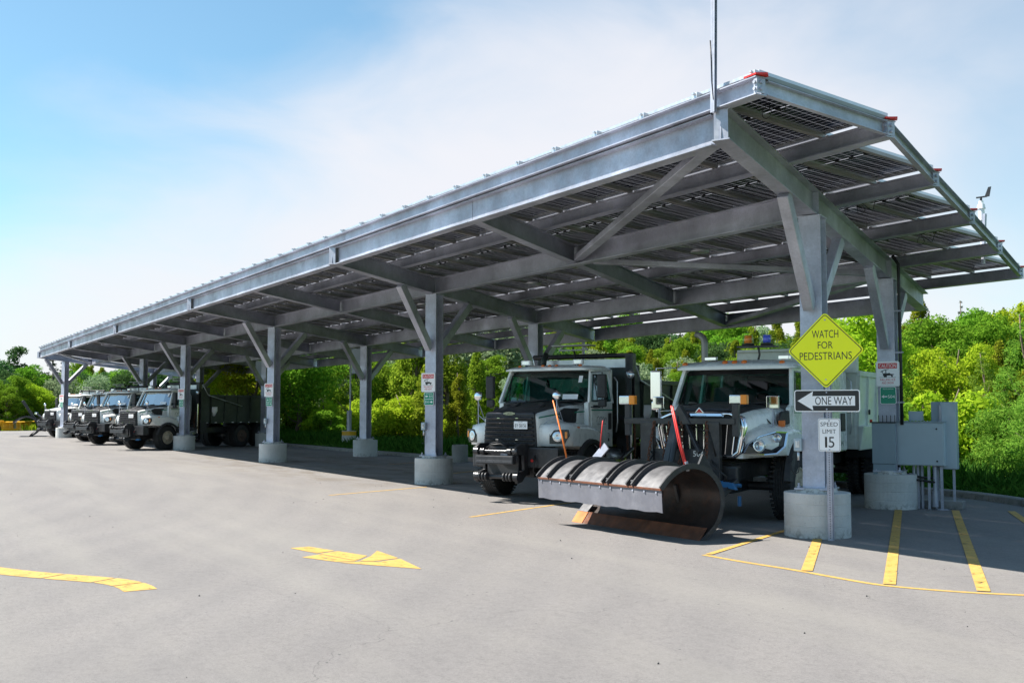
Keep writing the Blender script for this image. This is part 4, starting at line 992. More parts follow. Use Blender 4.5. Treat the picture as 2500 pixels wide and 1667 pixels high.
    m = MB(); m.tube([(-.25,.5,1.05),(-.1,.55,1.12),(.1,.55,1.10),(.25,.5,1.04)], .016, 6); m.tube([(-.30,.42,1.1),(-.05,.45,1.17),(.2,.42,1.12),(.3,.35,1.05)], .012, 6); m.tube([(-.62,.14,.9),(-.66,.22,.78),(-.62,.2,.6),(-.7,.1,.5)], .016, 6); m.build('hydraulic_hose', M['cable'], t)
    m = MB(); m.box(-.86,-.72,.05,.16,.44,.50); m.cyl((-.84,.1,.46),(-.70,.18,.46),.025,n=10); m.build('coupling', M['bluehose'], t)
    m = MB(); m.lathe([(0,.001),(0,.03),(.02,.03),(.02,.001)], (-.56,.14,.80), (0,1,0), 12); m.build('marker_light', M['red'], t)
    # front wheels
    for s in (-1, 1): wheel(t, s*.98, -1.15, .54, .36, s)
    # cab
    hc = 1.05
    for s in (-1, 1):
        MB().prism([(-1.26,1.10),(-1.26,1.90),(-1.36,1.93),(-1.36,1.0)], YZ, s*(hc-.10), s*hc).build('cowl_side', M['white'], t, bev=.01)
        # door lower + frame
        d = MB().prism([(-1.37,1.10),(-1.52,1.02),(-2.34,1.02),(-2.34,1.93),(-1.37,1.93)], YZ, s*(hc-.06), s*(hc+.012)).build('door', M['white'], t, bev=.012)
        MB().prism([(-1.37,1.745),(-2.34,1.745),(-2.34,1.775),(-1.37,1.775)], YZ, s*(hc+.012), s*(hc+.0145)).build('green_stripe', M['green'], d)
        MB().box(s*(hc+.016)-.018, s*(hc+.016)+.018, -2.27, -2.13, 1.36, 1.70).build('handle', M['plastic'], d, bev=.03)
        MB().box(s*(hc+.016)-.015, s*(hc+.016)+.015, -1.75, -1.45, 1.80, 1.86).build('mirror_foot', M['plastic'], d, bev=.01)
        # arched emblem and lettering on the door
        m = MB()
        for cy, rr, hh in ((-1.68,.075,.115), (-1.80,.065,.11), (-1.91,.065,.10), (-2.02,.05,.09)):
            P = [(cy + rr*math.cos(a), 1.52 + hh*math.sin(a)) for a in [math.pi*k/10 for k in range(11)]]; Q = [(cy + (rr-.010)*math.cos(a), 1.52 + (hh-.012)*math.sin(a)) for a in [math.pi*k/10 for k in range(11)]]
            m.loft([[(s*(hc+.0135), u, v) for u, v in P], [(s*(hc+.0135), u, v) for u, v in Q]], 0, False, False, False)
        m.build('emblem', M['signblack'], d, fix=False)
        for st, w, h, y, z in (('TOWN OF CALEDON', .40, .030, -1.83, 1.475), (num, .12, .085, -2.16, 1.245)):
            o = text(d, st, w, h, 0, 0, 0, M['signblack']); o.location = (s*(hc+.0142), y, z); o.rotation_euler = (0,0,-math.pi/2 if s < 0 else math.pi/2)
        MB().box(s*(hc+.013)-.001, s*(hc+.013)+.001, -2.18, -2.12, 1.12, 1.18).build('data_decal', M['signblack'], d)
        # window frame : A pillar, header, B pillar
        A0, A1, B0_, B1 = (-1.37,1.93), (-1.60,2.50), (-2.27,2.50), (-2.30,1.93)
        dx = lambda z: s*(hc - .10*(z-1.93)/.6)
        def bar(p, q, w, nm='window_frame'):
            MB().beam((dx(p[1]), p[0], p[1]), (dx(q[1]), q[0], q[1]), .05, w, Vector((1,0,0)).cross(Vector((0, q[0]-p[0], q[1]-p[1])))).build(nm, M['white'], t, bev=.01)
        bar((-1.30,1.90), (-1.585,2.58), .085, 'pillar'); bar((-2.33,1.90), (-2.33,2.58), .10, 'pillar'); bar((-1.55,2.535), (-2.33,2.535), .09)
        m = MB(); P = [(-1.42,1.94),(-1.62,2.49),(-2.27,2.49),(-2.28,1.94)]
        Q = [(-1.46,1.965),(-1.645,2.465),(-2.245,2.465),(-2.255,1.965)]
        m.loft([[(dx(v)+s*.018, u, v) for u, v in P], [(dx(v)+s*.022, u, v) for u, v in Q]], 0, False, True, False); m.build('window_seal', M['frit'], d)
        pane('side_window', [(dx(v)+s*.008, u, v) for u, v in P], M['glass'], d)
        m = MB(); m.beam((dx(1.95)+s*.012,-1.66,1.95),(dx(2.47)+s*.012,-1.66,2.47),.02,.02); m.build('quarter_bar', M['frit'], d)
        mirror(t, s, -1.36, s*(hc+.01), 1.80, 2.52, False, .26)
        MB().tube([(s*(hc+.06),-2.42,1.30),(s*(hc+.09),-2.42,1.5),(s*(hc+.09),-2.42,2.35),(s*(hc+.02),-2.42,2.45)], .014, 8).build('grab_rail', M['alu'], t)
        tank_steps(t, s, -1.85, -3.0)
    # cab shell
    m = MB(); m.box(-hc+.06, hc-.06, -2.38, -1.38, 1.0, 1.10); m.box(-hc+.03, hc-.03, -2.42, -2.38, 1.0, 2.60); m.build('cab_floor_and_back', M['white'], t)
    m = MB(); m.box(-.95,.95,-2.375,-2.37,1.1,2.55); m.build('rear_trim', M['seat'], t); MB().box(-.55,.55,-2.369,-2.362,2.02,2.42).build('rear_window', M['glass'], t)
    MB().hexa([(-.98,-1.36,1.75),(.98,-1.36,1.75),(.98,-1.75,1.72),(-.98,-1.75,1.72),(-.98,-1.34,1.92),(.98,-1.34,1.92),(.98,-1.70,1.90),(-.98,-1.70,1.90)]).build('dashboard', M['plastic'], t, bev=.02)
    MB().box(-.98,.98,-1.40,-1.28,1.0,1.90).build('firewall', M['black'], t)
    seat_set(t, (-.5, .5), -1.98, 1.38); steering(t, -.48, -1.72, 2.0)
    # windscreen, two slightly raked faces wrapped at the corners
    wl = [(-1.03,-1.40,1.90),(-.62,-1.265,1.915),(0,-1.235,1.92),(.62,-1.265,1.915),(1.03,-1.40,1.90)]; wu = [(-.94,-1.66,2.545),(-.55,-1.55,2.56),(0,-1.525,2.565),(.55,-1.55,2.56),(.94,-1.66,2.545)]
    m = MB(); m.loft([wl, wu], 0, False, False, False); m.build('windscreen', M['glass'], t, fix=False)
    def lerp(a, b, k): return tuple(p*(1-k)+q*k for p, q in zip(a, b))
    off = lambda p: (p[0], p[1]+.004, p[2]+.002)
    m = MB(); m.loft([[off(p) for p in wl], [off(lerp(p, q, .045)) for p, q in zip(wl, wu)]], 0, False, False, False); m.loft([[off(lerp(p, q, .93)) for p, q in zip(wl, wu)], [off(q) for q in wu]], 0, False, False, False)
    for i, j in ((0,1),(4,3)): m.add([off(wl[i]), off(lerp(wl[i], wl[j], .12)), off(lerp(wu[i], wu[j], .12)), off(wu[i])], [(0,1,2,3)])
    m.build('windscreen_seal', M['frit'], t, fix=False)
    for a, b in (((-.35,-1.23,1.93),(-.86,-1.31,1.97)), ((.35,-1.23,1.93),(-.12,-1.235,1.98))): MB().beam(a, b, .02, .02).cyl(a, (a[0],a[1]+.03,a[2]-.02), .02, n=8).build('wiper', M['cable'], t)
    pane('inspection_paper', [(-.78,-1.31,1.98),(-.45,-1.275,1.98),(-.45,-1.30,2.08),(-.78,-1.34,2.08)], M['blue'] if False else M['signwhite'], t, .001)
    MB().hexa([(-.80,-1.47,2.32),(-.72,-1.455,2.32),(-.72,-1.51,2.46),(-.80,-1.525,2.46),(-.80,-1.472,2.32),(-.72,-1.457,2.32),(-.72,-1.512,2.46),(-.80,-1.527,2.46)]).build('toll_tag', M['signwhite'], t)
    # roof
    def rr(y, z, hw, th, lift=0): return [(-hw,y,z),(-hw,y,z+th*.45),(-hw*.9,y,z+th*.85),(-hw*.45,y,z+th+lift),(0,y,z+th+lift*1.3),(hw*.45,y,z+th+lift),(hw*.9,y,z+th*.85),(hw,y,z+th*.45),(hw,y,z)]
    m = MB(); m.loft([rr(-1.36,2.575,.93,.035), rr(-1.42,2.57,.99,.07), rr(-1.7,2.57,1.01,.115,.01), rr(-2.2,2.57,1.03,.12,.01), rr(-2.43,2.57,1.0,.10)], 0, True); roof = m.build('roof', M['white'], t)
    for x in (-.72,-.16,0,.16,.72): MB().lathe([(0,.04),(.02,.036),(.032,.02),(.035,.001)], (x,-1.56,2.665), (0,.3,1), 14).build('roof_marker', M['orange'], roof)
    for s in (-1, 1):
        o = MB().box(s*.62-.11, s*.62+.11, -1.72,-1.62,2.70,2.80).build('roof_strobe', M['signwhite'], t, bev=.008)
        MB().box(s*.62-.08, s*.62+.08, -1.62,-1.615,2.72,2.785).build('strobe_lens', M['reflector'], o); MB().box(s*.62-.02, s*.62+.02,-1.7,-1.64,2.66,2.71).build('strobe_foot', M['cable'], o)
    # behind the cab
    MB().box(-.6,.95,-2.75,-2.50,.95,2.2).build('headache_rack', M['black'], t, bev=.02)
    MB().cyl((.75,-2.62,.9),(.75,-2.62,2.75),.065,n=16).tube([(.75,-2.62,2.7),(.75,-2.64,2.85),(.75,-2.75,2.98)], .065, 14).build('exhaust_stack', M['dkbody'], t)
    body = dump_body(t, -3.55, -7.7, 1.12, 2.42, 1.2, 'dkbody')
    MB().box(-1.18,1.18,-3.5,-2.95,1.15,2.74).build('bulkhead', M['dkbody'], t, bev=.03); MB().lathe([(0,.001),(0,.05),(.22,.17),(.42,.17),(.42,.001)], (-1.15,-3.75,1.45), (0,0,1), 18).build('wash_bottle', M['signwhite'], body)
    MB().box(-1.18,.85,-3.05,-2.90,2.66,2.86).build('headboard_cap', M['alu'], body, bev=.01)
    MB().cyl((-1.25,-2.98,2.93),(1.2,-2.98,2.93),.055,n=14).build('tarp_roller', M['cable'], body)
    MB().tube([(1.22,-2.98,2.93),(1.27,-3.3,2.4),(1.27,-5.6,1.9)], .02, 8).build('tarp_arm', M['alu'], body); MB().tube([(-1.22,-2.98,2.93),(-1.27,-3.3,2.4),(-1.27,-5.4,1.9)], .02, 8).build('tarp_arm', M['alu'], body)
    m = MB()
    for s in (-1, 1):
        for k in range(8): m.box(s*1.165-.004, s*1.165+.004, -3.3-k*.52-.12, -3.3-k*.52, 1.14, 1.17)
    m.build('reflective_tape', M['signwhite'], body)
    MB().box(-1.15,-.85,-3.35,-2.95,.75,1.35).build('battery_box', M['plastic'], t, bev=.02); MB().box(.80,1.15,-3.9,-2.9,.70,1.2).build('tool_box', M['plastic'], t, bev=.02)
    # beacon post
    m = MB(); m.tube([(.05,-2.80,2.55),(.05,-2.80,2.95),(.05,-2.72,3.06),(.05,-2.70,3.12)], .022, 8); o = m.build('beacon_post', M['cable'], t)
    m = MB(); m.box(-.42,.52,-2.86,-2.56,3.14,3.17); m.beam((-.30,-2.72,3.06),(.40,-2.72,3.06),.05,.03); m.beam((-.3,-2.72,3.07),(-.2,-2.72,3.14),.03,.03); m.beam((.4,-2.72,3.07),(.3,-2.72,3.14),.03,.03); m.build('sensor_plate', M['alu_dk'], o)
    if wing:
        m = MB(); m.chan((-1.30,-2.72,.40),(-1.30,-2.72,2.92),.14,.16,.012,(0,1,0)); m.beam((-1.3,-2.72,.6),(-.9,-2.72,.6),.12,.12); m.beam((-1.3,-2.72,1.6),(-.9,-2.72,1.6),.10,.10); m.box(-1.40,-1.22,-2.80,-2.64,2.55,2.95); w = m.build('wing_mast', M['black'], t, bev=.008)
        MB().cyl((-1.36,-2.62,.7),(-1.36,-2.62,2.0),.03,n=10).build('lift_cylinder', M['chrome'], w); MB().lathe([(0,.001),(0,.09),(.02,.10),(.05,.05),(.06,.001)], (-1.36,-2.60,2.50), (0,1,0), 18).build('work_lamp', M['reflector'], w)
        chain(w, [(-1.36,-2.5,1.6),(-1.37,-2.4,1.25),(-1.36,-2.45,.85)]); chain(w, [(-1.44,-2.6,1.5),(-1.50,-2.5,1.1),(-1.46,-2.55,.7)])
        for a, b in (((-1.40,-2.6,.95),(-1.50,-1.85,.78)), ((-1.35,-2.6,.55),(-1.45,-1.95,.50))): MB().cyl(a, b, .045, n=10).build('wing_strut', M['black'], w)
    return t
def chain(parent, pts, mat='rust', link=.07):
    m = MB(); pts = [Vector(p) for p in pts]; seg = []
    for a, b in zip(pts, pts[1:]):
        n = max(2, int((b-a).length/(link*.72)))
        for k in range(n): seg.append((a.lerp(b, k/n), (b-a).normalized()))
    for k, (c, d) in enumerate(seg):
        u = d.orthogonal().normalized(); v = d.cross(u)
        if k % 2: u, v = v, u
        ring = [c + d*(math.cos(a)*link*.5) + u*(math.sin(a)*link*.3) for a in [i*math.pi/4 for i in range(9)]]
        m.tube(ring, link*.11, 5)
    m.build('chain', M[mat], parent)

def crew_truck(label):
    t = empty('plow_truck', (0,0,0), 0, label, 'truck')
    chassis(t, -9.2, (-7.2, -8.5))
    def hr(y, hb, zb_, hs, zs, hc, zc, zt):
        return [(-hb,y,zb_),(-hs,y,zs),(-hc-.02,y,zc-.02),(-hc+.05,y,zc+.01),(-hc*.5,y,(zt+zc)/2+.015),(0,y,zt),(hc*.5,y,(zt+zc)/2+.015),(hc-.05,y,zc+.01),(hc+.02,y,zc-.02),(hs,y,zs),(hb,y,zb_)]
    rings = [hr(.02,.66,1.02,.66,1.52,.60,1.64,1.72), hr(-.12,.70,1.02,.69,1.60,.62,1.69,1.775), hr(-.55,.78,1.02,.76,1.66,.69,1.755,1.84), hr(-1.0,.90,1.02,.87,1.70,.80,1.79,1.88), hr(-1.34,.97,1.02,.95,1.72,.88,1.80,1.885)]
    m = MB(); m.loft(rings, 0, True, True, True, mf=lambda i, k: 1 if 3 <= k <= 6 else 0); hood = m.build('hood', [M['white'], M['hoodblk']], t)
    MB().loft([[(x, y, z) for x, z in ((-.42,zz),(.42,zz),(.40,zz+.045),(-.40,zz+.045))] for y, zz in ((-.15,1.745),(-.55,1.80),(-1.2,1.86))]).build('hood_bulge', M['hoodblk'], hood, bev=.02)
    # chrome surround and upright grille bars
    def gout(k, y): 
        P = [(-.55,1.02),(.55,1.02),(.66,1.10),(.74,1.50),(.70,1.66),(.52,1.73),(0,1.745),(-.52,1.73),(-.70,1.66),(-.74,1.50),(-.66,1.10)]
        return [(x*k, y, 1.38 + (z-1.38)*k) for x, z in P]
    m = MB(); m.loft([gout(1.0,.00), gout(1.0,.06), gout(.93,.10), gout(.86,.06), gout(.86,-.02)], 0, True, True, False); gr = m.build('grille_surround', M['chrome'], t)
    MB().loft([gout(.86,-.02), gout(.86,.045)]).build('grille_mesh', M['cable'], gr)
    MB().hexa([(-.40,.05,1.66),(.40,.05,1.66),(.40,.12,1.66),(-.40,.12,1.66),(-.36,.02,1.735),(.36,.02,1.735),(.36,.10,1.725),(-.36,.10,1.725)]).build('crossbar', M['chrome'], gr, bev=.015)
    for k in range(10):
        x = -.55 + 1.1*k/9; zt_ = 1.62 - .10*abs(x)/.55; 
        MB().beam((x*.93,.075,1.08),(x*1.04,.075,zt_),.05,.019,(1,0,0)).build('grille_bar', M['chrome'], gr, bev=.006)
    P = [(0,1.81),(.085,1.72),(-.085,1.72)]
    em = MB().prism(P, XZ, .10, .125).build('emblem', M['chrome'], t, bev=.006); MB().prism([(0,1.792),(.058,1.728),(-.058,1.728)], XZ, .125, .128).build('emblem_inset', M['signred'], em)
    o = text(gr, 'INTERNATIONAL', .24, .016, 0, 1.680, .124, M['signblack']); o.rotation_euler = (0,0,math.pi)
    for s in (-1, 1):
        m = MB()
        for k, (dz) in enumerate((0, .028, .056)):
            m.loft([[(s*.972,-1.05,1.595+dz),(s*.972,-1.05,1.607+dz)],[(s*.985,-1.36,1.600+dz),(s*.985,-1.36,1.612+dz)]], 0, False, False, False)
        m.build('green_stripe', M['green'], hood, fix=False)
        MB().prism([(-.95,1.52),(-.90,1.60),(-1.02,1.74),(-1.28,1.76),(-1.30,1.54)], lambda u, v, q: (s*(q+(-.9-u)*.16), u, v), .90, .955).build('hood_vent', M['plastic'], hood, bev=.02)
        def fr(x, yf, zt_, zf):
            P = [(yf,1.06),(yf,zf),(yf-.10,zf+.10),(-.60,zt_),(-1.1,zt_+.02),(-1.55,zt_-.02),(-1.72,zt_-.10),(-1.78,1.02),(-1.70,.98)]
            P += [(-1.22+.53*math.cos(a), .56+.60*math.sin(a)) for a in [R(150), R(130), R(110), R(90), R(70), R(50)]]
            P += [(-.78,1.05)]
            return [(s*x, u, v) for u, v in P]
        m = MB(); m.loft([fr(.62,.0,1.56,1.34), fr(.85,-.08,1.54,1.32), fr(1.03,-.25,1.49,1.29), fr(1.13,-.48,1.44,1.25), fr(1.16,-.62,1.38,1.20)], 0, True); fen = m.build('fender', M['white'], t)
        m = MB(); an = [R(8 + 156*k/14) for k in range(15)]
        m.loft([[(s*x, -1.22+r*math.cos(a), .56+r*math.sin(a)*1.06) for r, x in ((.57,1.10),(.57,1.24),(.68,1.22),(.70,1.13))] for a in an], 0, False); m.build('wheel_arch_flare', M['plastic'], t)
        # swept head lamp cluster
        A = [(.66,.035,1.10),(.95,-.10,1.075),(1.10,-.30,1.09),(1.165,-.52,1.20),(1.165,-.66,1.42),(1.05,-.42,1.435),(.86,-.14,1.36),(.72,.0,1.24)]
        ctr = Vector((.92,-.17,1.24)); out_ = Vector((.5,.86,.05)).normalized()
        a0 = [Vector((s*x, y, z)) for x, y, z in A]; oo = Vector((s*out_.x, out_.y, out_.z))
        m = MB(); m.loft([[p - oo*.05 for p in a0], [p + oo*.028 for p in a0]], 0, True); bz = m.build('headlight', M['frit'], t)
        m = MB()
        c2 = Vector((s*ctr.x, ctr.y, ctr.z)); m.loft([[p + oo*.020 for p in a0], [p + oo*.045 for p in a0], [c2 + (p-c2)*.90 + oo*.045 for p in a0], [c2 + (p-c2)*.90 + oo*.020 for p in a0]], 0, False, True, False); m.build('headlight_rim', M['chrome'], bz)
        for (x, y, z, r) in ((.875,-.085,1.215,.092), (1.075,-.33,1.335,.066)):
            c = Vector((s*x, y, z)); MB().lathe([(.0,.001),(.012,r),(.035,r+.006),(.04,r-.006),(.02,r*.4),(.015,.001)], c + oo*.035, oo, 24).build('reflector', M['reflector'], bz)
            MB().lathe([(.03,r-.008),(.048,r*.7),(.055,.001)], c + oo*.035, oo, 20).build('lens', M['lens'], bz)
        MB().box(s*1.02-.05, s*1.02+.05, -.86,-.80,1.50,1.60).box(s*1.02-.012, s*1.02+.012, -.84,-.82,1.44,1.50).build('fender_marker', M['orange'], fen, bev=.01)
        hood_mirror(t, s*.97, -.55, 1.34, True)
        MB().tube([(s*.74,-.72,1.73),(s*.80,-.74,1.62),(s*.86,-.82,1.53),(s*.93,-1.0,1.52),(s*.96,-1.08,1.60)], .013, 6).build('hood_latch_handle', M['plastic'], t)
        wheel(t, s*1.02, -1.22, .56, .34, s)
    # bumper / frame front
    MB().box(-.60,.75,-.10,.10,.66,.90).build('bumper', M['black'], t, bev=.03)
    # cab
    hc = 1.03; Y0, Y1 = -1.42, -4.95
    for s in (-1, 1):
        MB().prism([(-1.28,1.0),(-1.28,1.80),(-1.42,1.86),(-1.42,1.0)], YZ, s*(hc-.08), s*hc).build('cowl_side', M['white'], t, bev=.01)
        dx = lambda z: s*(hc - .09*max(0, z-1.86)/.6)
        for di, (ya, yb, rear) in enumerate(((-1.43,-2.62,0), (-2.64,-3.62,1))):
            d = MB().prism([(ya,1.08),(ya-.12,1.0),(yb,1.0),(yb,1.86),(ya,1.86)] if not rear else [(ya,1.0),(yb,1.0),(yb,1.86),(ya,1.86)], YZ, s*(hc-.06), s*(hc+.012)).build('door' if not rear else 'rear_door', M['white'], t, bev=.012)
            MB().box(s*(hc+.016)-.018, s*(hc+.016)+.018, yb+.10, yb+.24, 1.40, 1.66).build('handle', M['plastic'], d, bev=.03)
            for dz in (0, .032, .064): MB().prism([(ya,1.715+dz),(yb,1.715+dz),(yb,1.729+dz),(ya,1.729+dz)], YZ, s*(hc+.012), s*(hc+.0145)).build('green_stripe', M['green'], d)
            P = [((-1.52 if not rear else ya-.06),1.89),((-1.76 if not rear else ya-.06),2.42),(yb+.07,2.42),(yb+.07,1.89)]; cx = sum(p[0] for p in P)/4
            Q = [(cx+(u-cx)*.95, 2.155+(v-2.155)*.92) for u, v in P]
            MB().loft([[(dx(v)+s*.018, u, v) for u, v in P], [(dx(v)+s*.024, u, v) for u, v in Q]], 0, False, True, False).build('window_seal', M['frit'], d)
            pane('side_window', [(dx(v)+s*.008, u, v) for u, v in P], M['glass'], d)
            MB().beam((dx(1.86), yb, 1.86), (dx(2.5), yb, 2.5), .05, .10, (0,1,0)).build('pillar', M['white'], t, bev=.01)
        # rear quarter panel of the extended cab with its number
        q = MB().prism([(-3.64,1.0),(Y1,1.0),(Y1,2.48),(-3.64,2.48)], YZ, s*(hc-.06), s*(hc+.008)).build('quarter_panel', M['white'], t, bev=.012)
        for dz in (0, .032, .064): MB().prism([(-3.64,1.715+dz),(Y1,1.715+dz),(Y1,1.729+dz),(-3.64,1.729+dz)], YZ, s*(hc+.008), s*(hc+.0105)).build('green_stripe', M['green'], q)
        MB().box(s*(hc+.012)-.018, s*(hc+.012)+.018, Y1+.18, Y1+.48, 1.36, 1.70).build('handle', M['plastic'], q, bev=.03)
        o = text(q, '504', .42, .10, 0, 0, 0, M['signblack']); o.location = (s*(hc+.0105), Y1+.50, 1.14); o.rotation_euler = (0,0,-math.pi/2 if s < 0 else math.pi/2)
        MB().prism([(-3.95,1.92),(-3.95,2.38),(-4.55,2.38),(-4.55,1.92)], lambda u, v, qq: (dx(v)+s*(.03+qq), u, v), .0, .01).build('rear_window', M['glass'], q)
        MB().beam((dx(1.86), -1.36, 1.82), (dx(2.48)-s*.0, -1.68, 2.49), .06, .09, (0,1,0)).build('pillar', M['white'], t, bev=.01)
        MB().beam((dx(2.45), -1.64, 2.46), (dx(2.45), Y1, 2.46), .05, .09).build('window_header', M['white'], t, bev=.01)
        mirror(t, s, -1.46, s*(hc+.01), 1.74, 2.50, True, .36 if s > 0 else .26)
        tank_steps(t, s, -2.0, -3.6)
        MB().tube([(s*(hc+.05),-5.02,1.30),(s*(hc+.08),-5.02,1.5),(s*(hc+.08),-5.02,2.3),(s*(hc),-5.02,2.4)], .014, 8).build('grab_rail', M['alu'], t)
    m = MB(); m.box(-hc+.06, hc-.06, Y1, -1.45, .98, 1.06); m.box(-hc+.03, hc-.03, Y1-.04, Y1, .98, 2.50); m.build('cab_floor_and_back', M['white'], t)
    MB().box(-.93,.93,Y1+.001,Y1+.01,1.1,2.45).build('rear_trim', M['seat'], t)
    MB().hexa([(-.96,-1.44,1.68),(.96,-1.44,1.68),(.96,-1.85,1.66),(-.96,-1.85,1.66),(-.96,-1.42,1.85),(.96,-1.42,1.85),(.96,-1.80,1.84),(-.96,-1.80,1.84)]).build('dashboard', M['plastic'], t, bev=.02)
    MB().box(-.96,.96,-1.46,-1.34,1.0,1.84).build('firewall', M['black'], t)
    seat_set(t, (-.5,.5), -2.1, 1.32); seat_set(t, (-.5,.5), -3.3, 1.32); steering(t, -.48, -1.85, 1.95)
    wl = [(-1.00,-1.50,1.83),(-.60,-1.36,1.85),(0,-1.33,1.855),(.60,-1.36,1.85),(1.00,-1.50,1.83)]; wu = [(-.92,-1.76,2.44),(-.55,-1.67,2.455),(0,-1.65,2.46),(.55,-1.67,2.455),(.92,-1.76,2.44)]
    MB().loft([wl, wu], 0, False, False, False).build('windscreen', M['glass'], t, fix=False)
    def lerp(a, b, k): return tuple(p*(1-k)+q*k for p, q in zip(a, b))
    off = lambda p: (p[0], p[1]+.004, p[2]+.002)
    m = MB(); m.loft([[off(p) for p in wl], [off(lerp(p, q, .05)) for p, q in zip(wl, wu)]], 0, False, False, False); m.loft([[off(lerp(p, q, .86)) for p, q in zip(wl, wu)], [off(q) for q in wu]], 0, False, False, False)
    for i, j in ((0,1),(4,3)): m.add([off(wl[i]), off(lerp(wl[i], wl[j], .10)), off(lerp(wu[i], wu[j], .10)), off(wu[i])], [(0,1,2,3)])
    m.build('windscreen_seal', M['frit'], t, fix=False)
    for a, b in (((-.3,-1.33,1.87),(-.80,-1.40,1.91)), ((.4,-1.34,1.87),(-.10,-1.33,1.91))): MB().beam(a, b, .02, .02).build('wiper', M['cable'], t)
    def rr(y, z, hw, th, lift=0): return [(-hw,y,z),(-hw,y,z+th*.45),(-hw*.9,y,z+th*.85),(-hw*.45,y,z+th+lift),(0,y,z+th+lift*1.3),(hw*.45,y,z+th+lift),(hw*.9,y,z+th*.85),(hw,y,z+th*.45),(hw,y,z)]
    m = MB(); m.loft([rr(-1.42,2.455,.96,.05), rr(-1.50,2.45,1.03,.10,.0), rr(-1.75,2.47,1.04,.14,.01), rr(-2.3,2.48,1.02,.15,.01), rr(Y1,2.48,1.0,.12)], 0, True); roof = m.build('roof', M['white'], t)
    for x in (-.82,-.17,.0,.17,.90): MB().lathe([(0,.05),(.02,.045),(.032,.025),(.035,.001)], (x,-1.555,2.555 if abs(x)>.5 else 2.575), (0,.6,1), 14).build('roof_marker', M['orange'], roof)
    MB().box(-.93,-.75,-1.70,-1.58,2.61,2.68).build('roof_lamp', M['chrome'], t, bev=.01) ; MB().box(.35,.55,-1.70,-1.58,2.62,2.68).build('roof_lamp', M['chrome'], t, bev=.01)
    MB().box(-.62,.05,-2.05,-1.80,2.84,2.87).tube([(-.28,-1.95,2.60),(-.32,-1.92,2.72),(-.3,-1.92,2.85)], .02, 8).build('beacon_bar', M['black'], t, bev=.006)
    for x, c in ((-.12,'amber'), (-.45,'blue')):
        b = MB().lathe([(2.87,.001),(2.87,.105),(2.90,.11),(2.91,.09)], (x,-1.92,0), (0,0,1), 20).build('beacon', M['cable'], t)
        MB().lathe([(2.91,.001),(2.91,.098),(3.06,.082),(3.065,.001)], (x,-1.92,0), (0,0,1), 20).build('beacon_dome', M['lens'], b)
        MB().lathe([(2.92,.001),(2.92,.07),(3.05,.062),(3.052,.001)], (x,-1.92,0), (0,0,1), 20).build('beacon_core', M[c], b)
    # exhaust stack on the truck's right with curved tip
    MB().tube([(1.20,-3.3,.9),(1.20,-3.3,2.6),(1.20,-3.3,3.02),(1.22,-3.3,3.12),(1.30,-3.32,3.19),(1.38,-3.35,3.21)], .062, 16).build('exhaust_stack', M['alu_dk'], t)
    body = dump_body(t, -5.2, -9.2, 1.0, 2.52, 1.2, 'white2')
    MB().box(-1.2,1.2,-5.30,-5.12,2.48,2.95).box(-1.15,1.15,-5.9,-5.0,2.93,2.98).build('cab_shield', M['white2'], body, bev=.01)
    MB().hexa([(-1.22,-6.6,.98),(-1.18,-6.6,.98),(-1.18,-5.2,.98),(-1.22,-5.2,.98),(-1.30,-6.6,1.45),(-1.18,-6.6,1.45),(-1.18,-5.2,1.45),(-1.30,-5.2,1.45)]).build('side_sill', M['white2'], body, bev=.03)
    MB().lathe([(0,.001),(0,.05),(.02,.055),(.03,.001)], (-1.22,-6.0,1.72), (-1,0,0), 14).build('side_lamp', M['plastic'], body); MB().box(-1.23,-1.19,-6.25,-6.19,1.5,1.57).build('side_lamp', M['red'], body)
    MB().tube([(-1.2,-6.9,2.50),(-1.26,-7.0,2.3),(-1.24,-7.1,2.0)], .012, 6).build('tarp_cord', M['cable'], body)
    # plough tower on the nose
    ft = MB().box(-.66,-.44,.18,.30,.55,1.62).box(.44,.66,.18,.30,.55,1.62).box(-.46,.46,.19,.29,.55,.66).build('plow_tower', M['black'], t, bev=.008); ft.location = (.27, 0, -.04)
    MB().box(-.90,.95,.16,.28,1.585,1.68).build('crossbar', M['black'], ft, bev=.008)
    MB().box(-.55,.55,.20,.26,.60,1.20).build('front_plate', M['black'], ft, bev=.006)
    o = text(ft, '504', .17, .085, -.30, 1.13, .262, M['alu']); o.rotation_euler = (0,0,math.pi)
    MB().prism([(-.20,1.58),(.20,1.58),(.0,1.90)], XZ, .16, .30).build('lift_bracket', M['black'], ft, bev=.01)
    MB().beam((.05,.26,1.70),(.10,.55,1.0),.10,.10).beam((-.10,.25,1.60),(-.40,.45,1.15),.06,.06).build('lift_arm', M['black'], ft, bev=.01)
    MB().cyl((.0,.35,1.55),(.05,.62,.80),.05,n=12).build('lift_cylinder', M['black'], ft)
    MB().box(-.95,-.85,.18,.26,1.40,1.90).build('lamp_post', M['black'], ft, bev=.006); MB().box(.86,.95,.18,.26,1.40,1.92).build('lamp_post', M['black'], ft, bev=.006)
    for s in (-1, 1):
        c = s*.90 - (.04 if s < 0 else -.02) + .27
        b = MB().box(c-.09+(.03 if s > 0 else .03), c+.13-.0, .16,.27,1.855,2.0).build('plow_lamp', M['chrome'], t, bev=.02)
        MB().box(c-.045, c+.115, .27,.275,1.875,1.98).build('lamp_lens', M['reflector'], b)
        MB().box(c-.15, c-.05, .17,.28,1.855,2.0).build('turn_lamp', M['amber'], b, bev=.01)
    for s, x in ((1, .42), (-1, -.05), (-1, -.46), (1, .16)): chain(ft, [(x,.30,1.60),(x+.04*s,.42,1.15),(x+.02,.55,.75)])
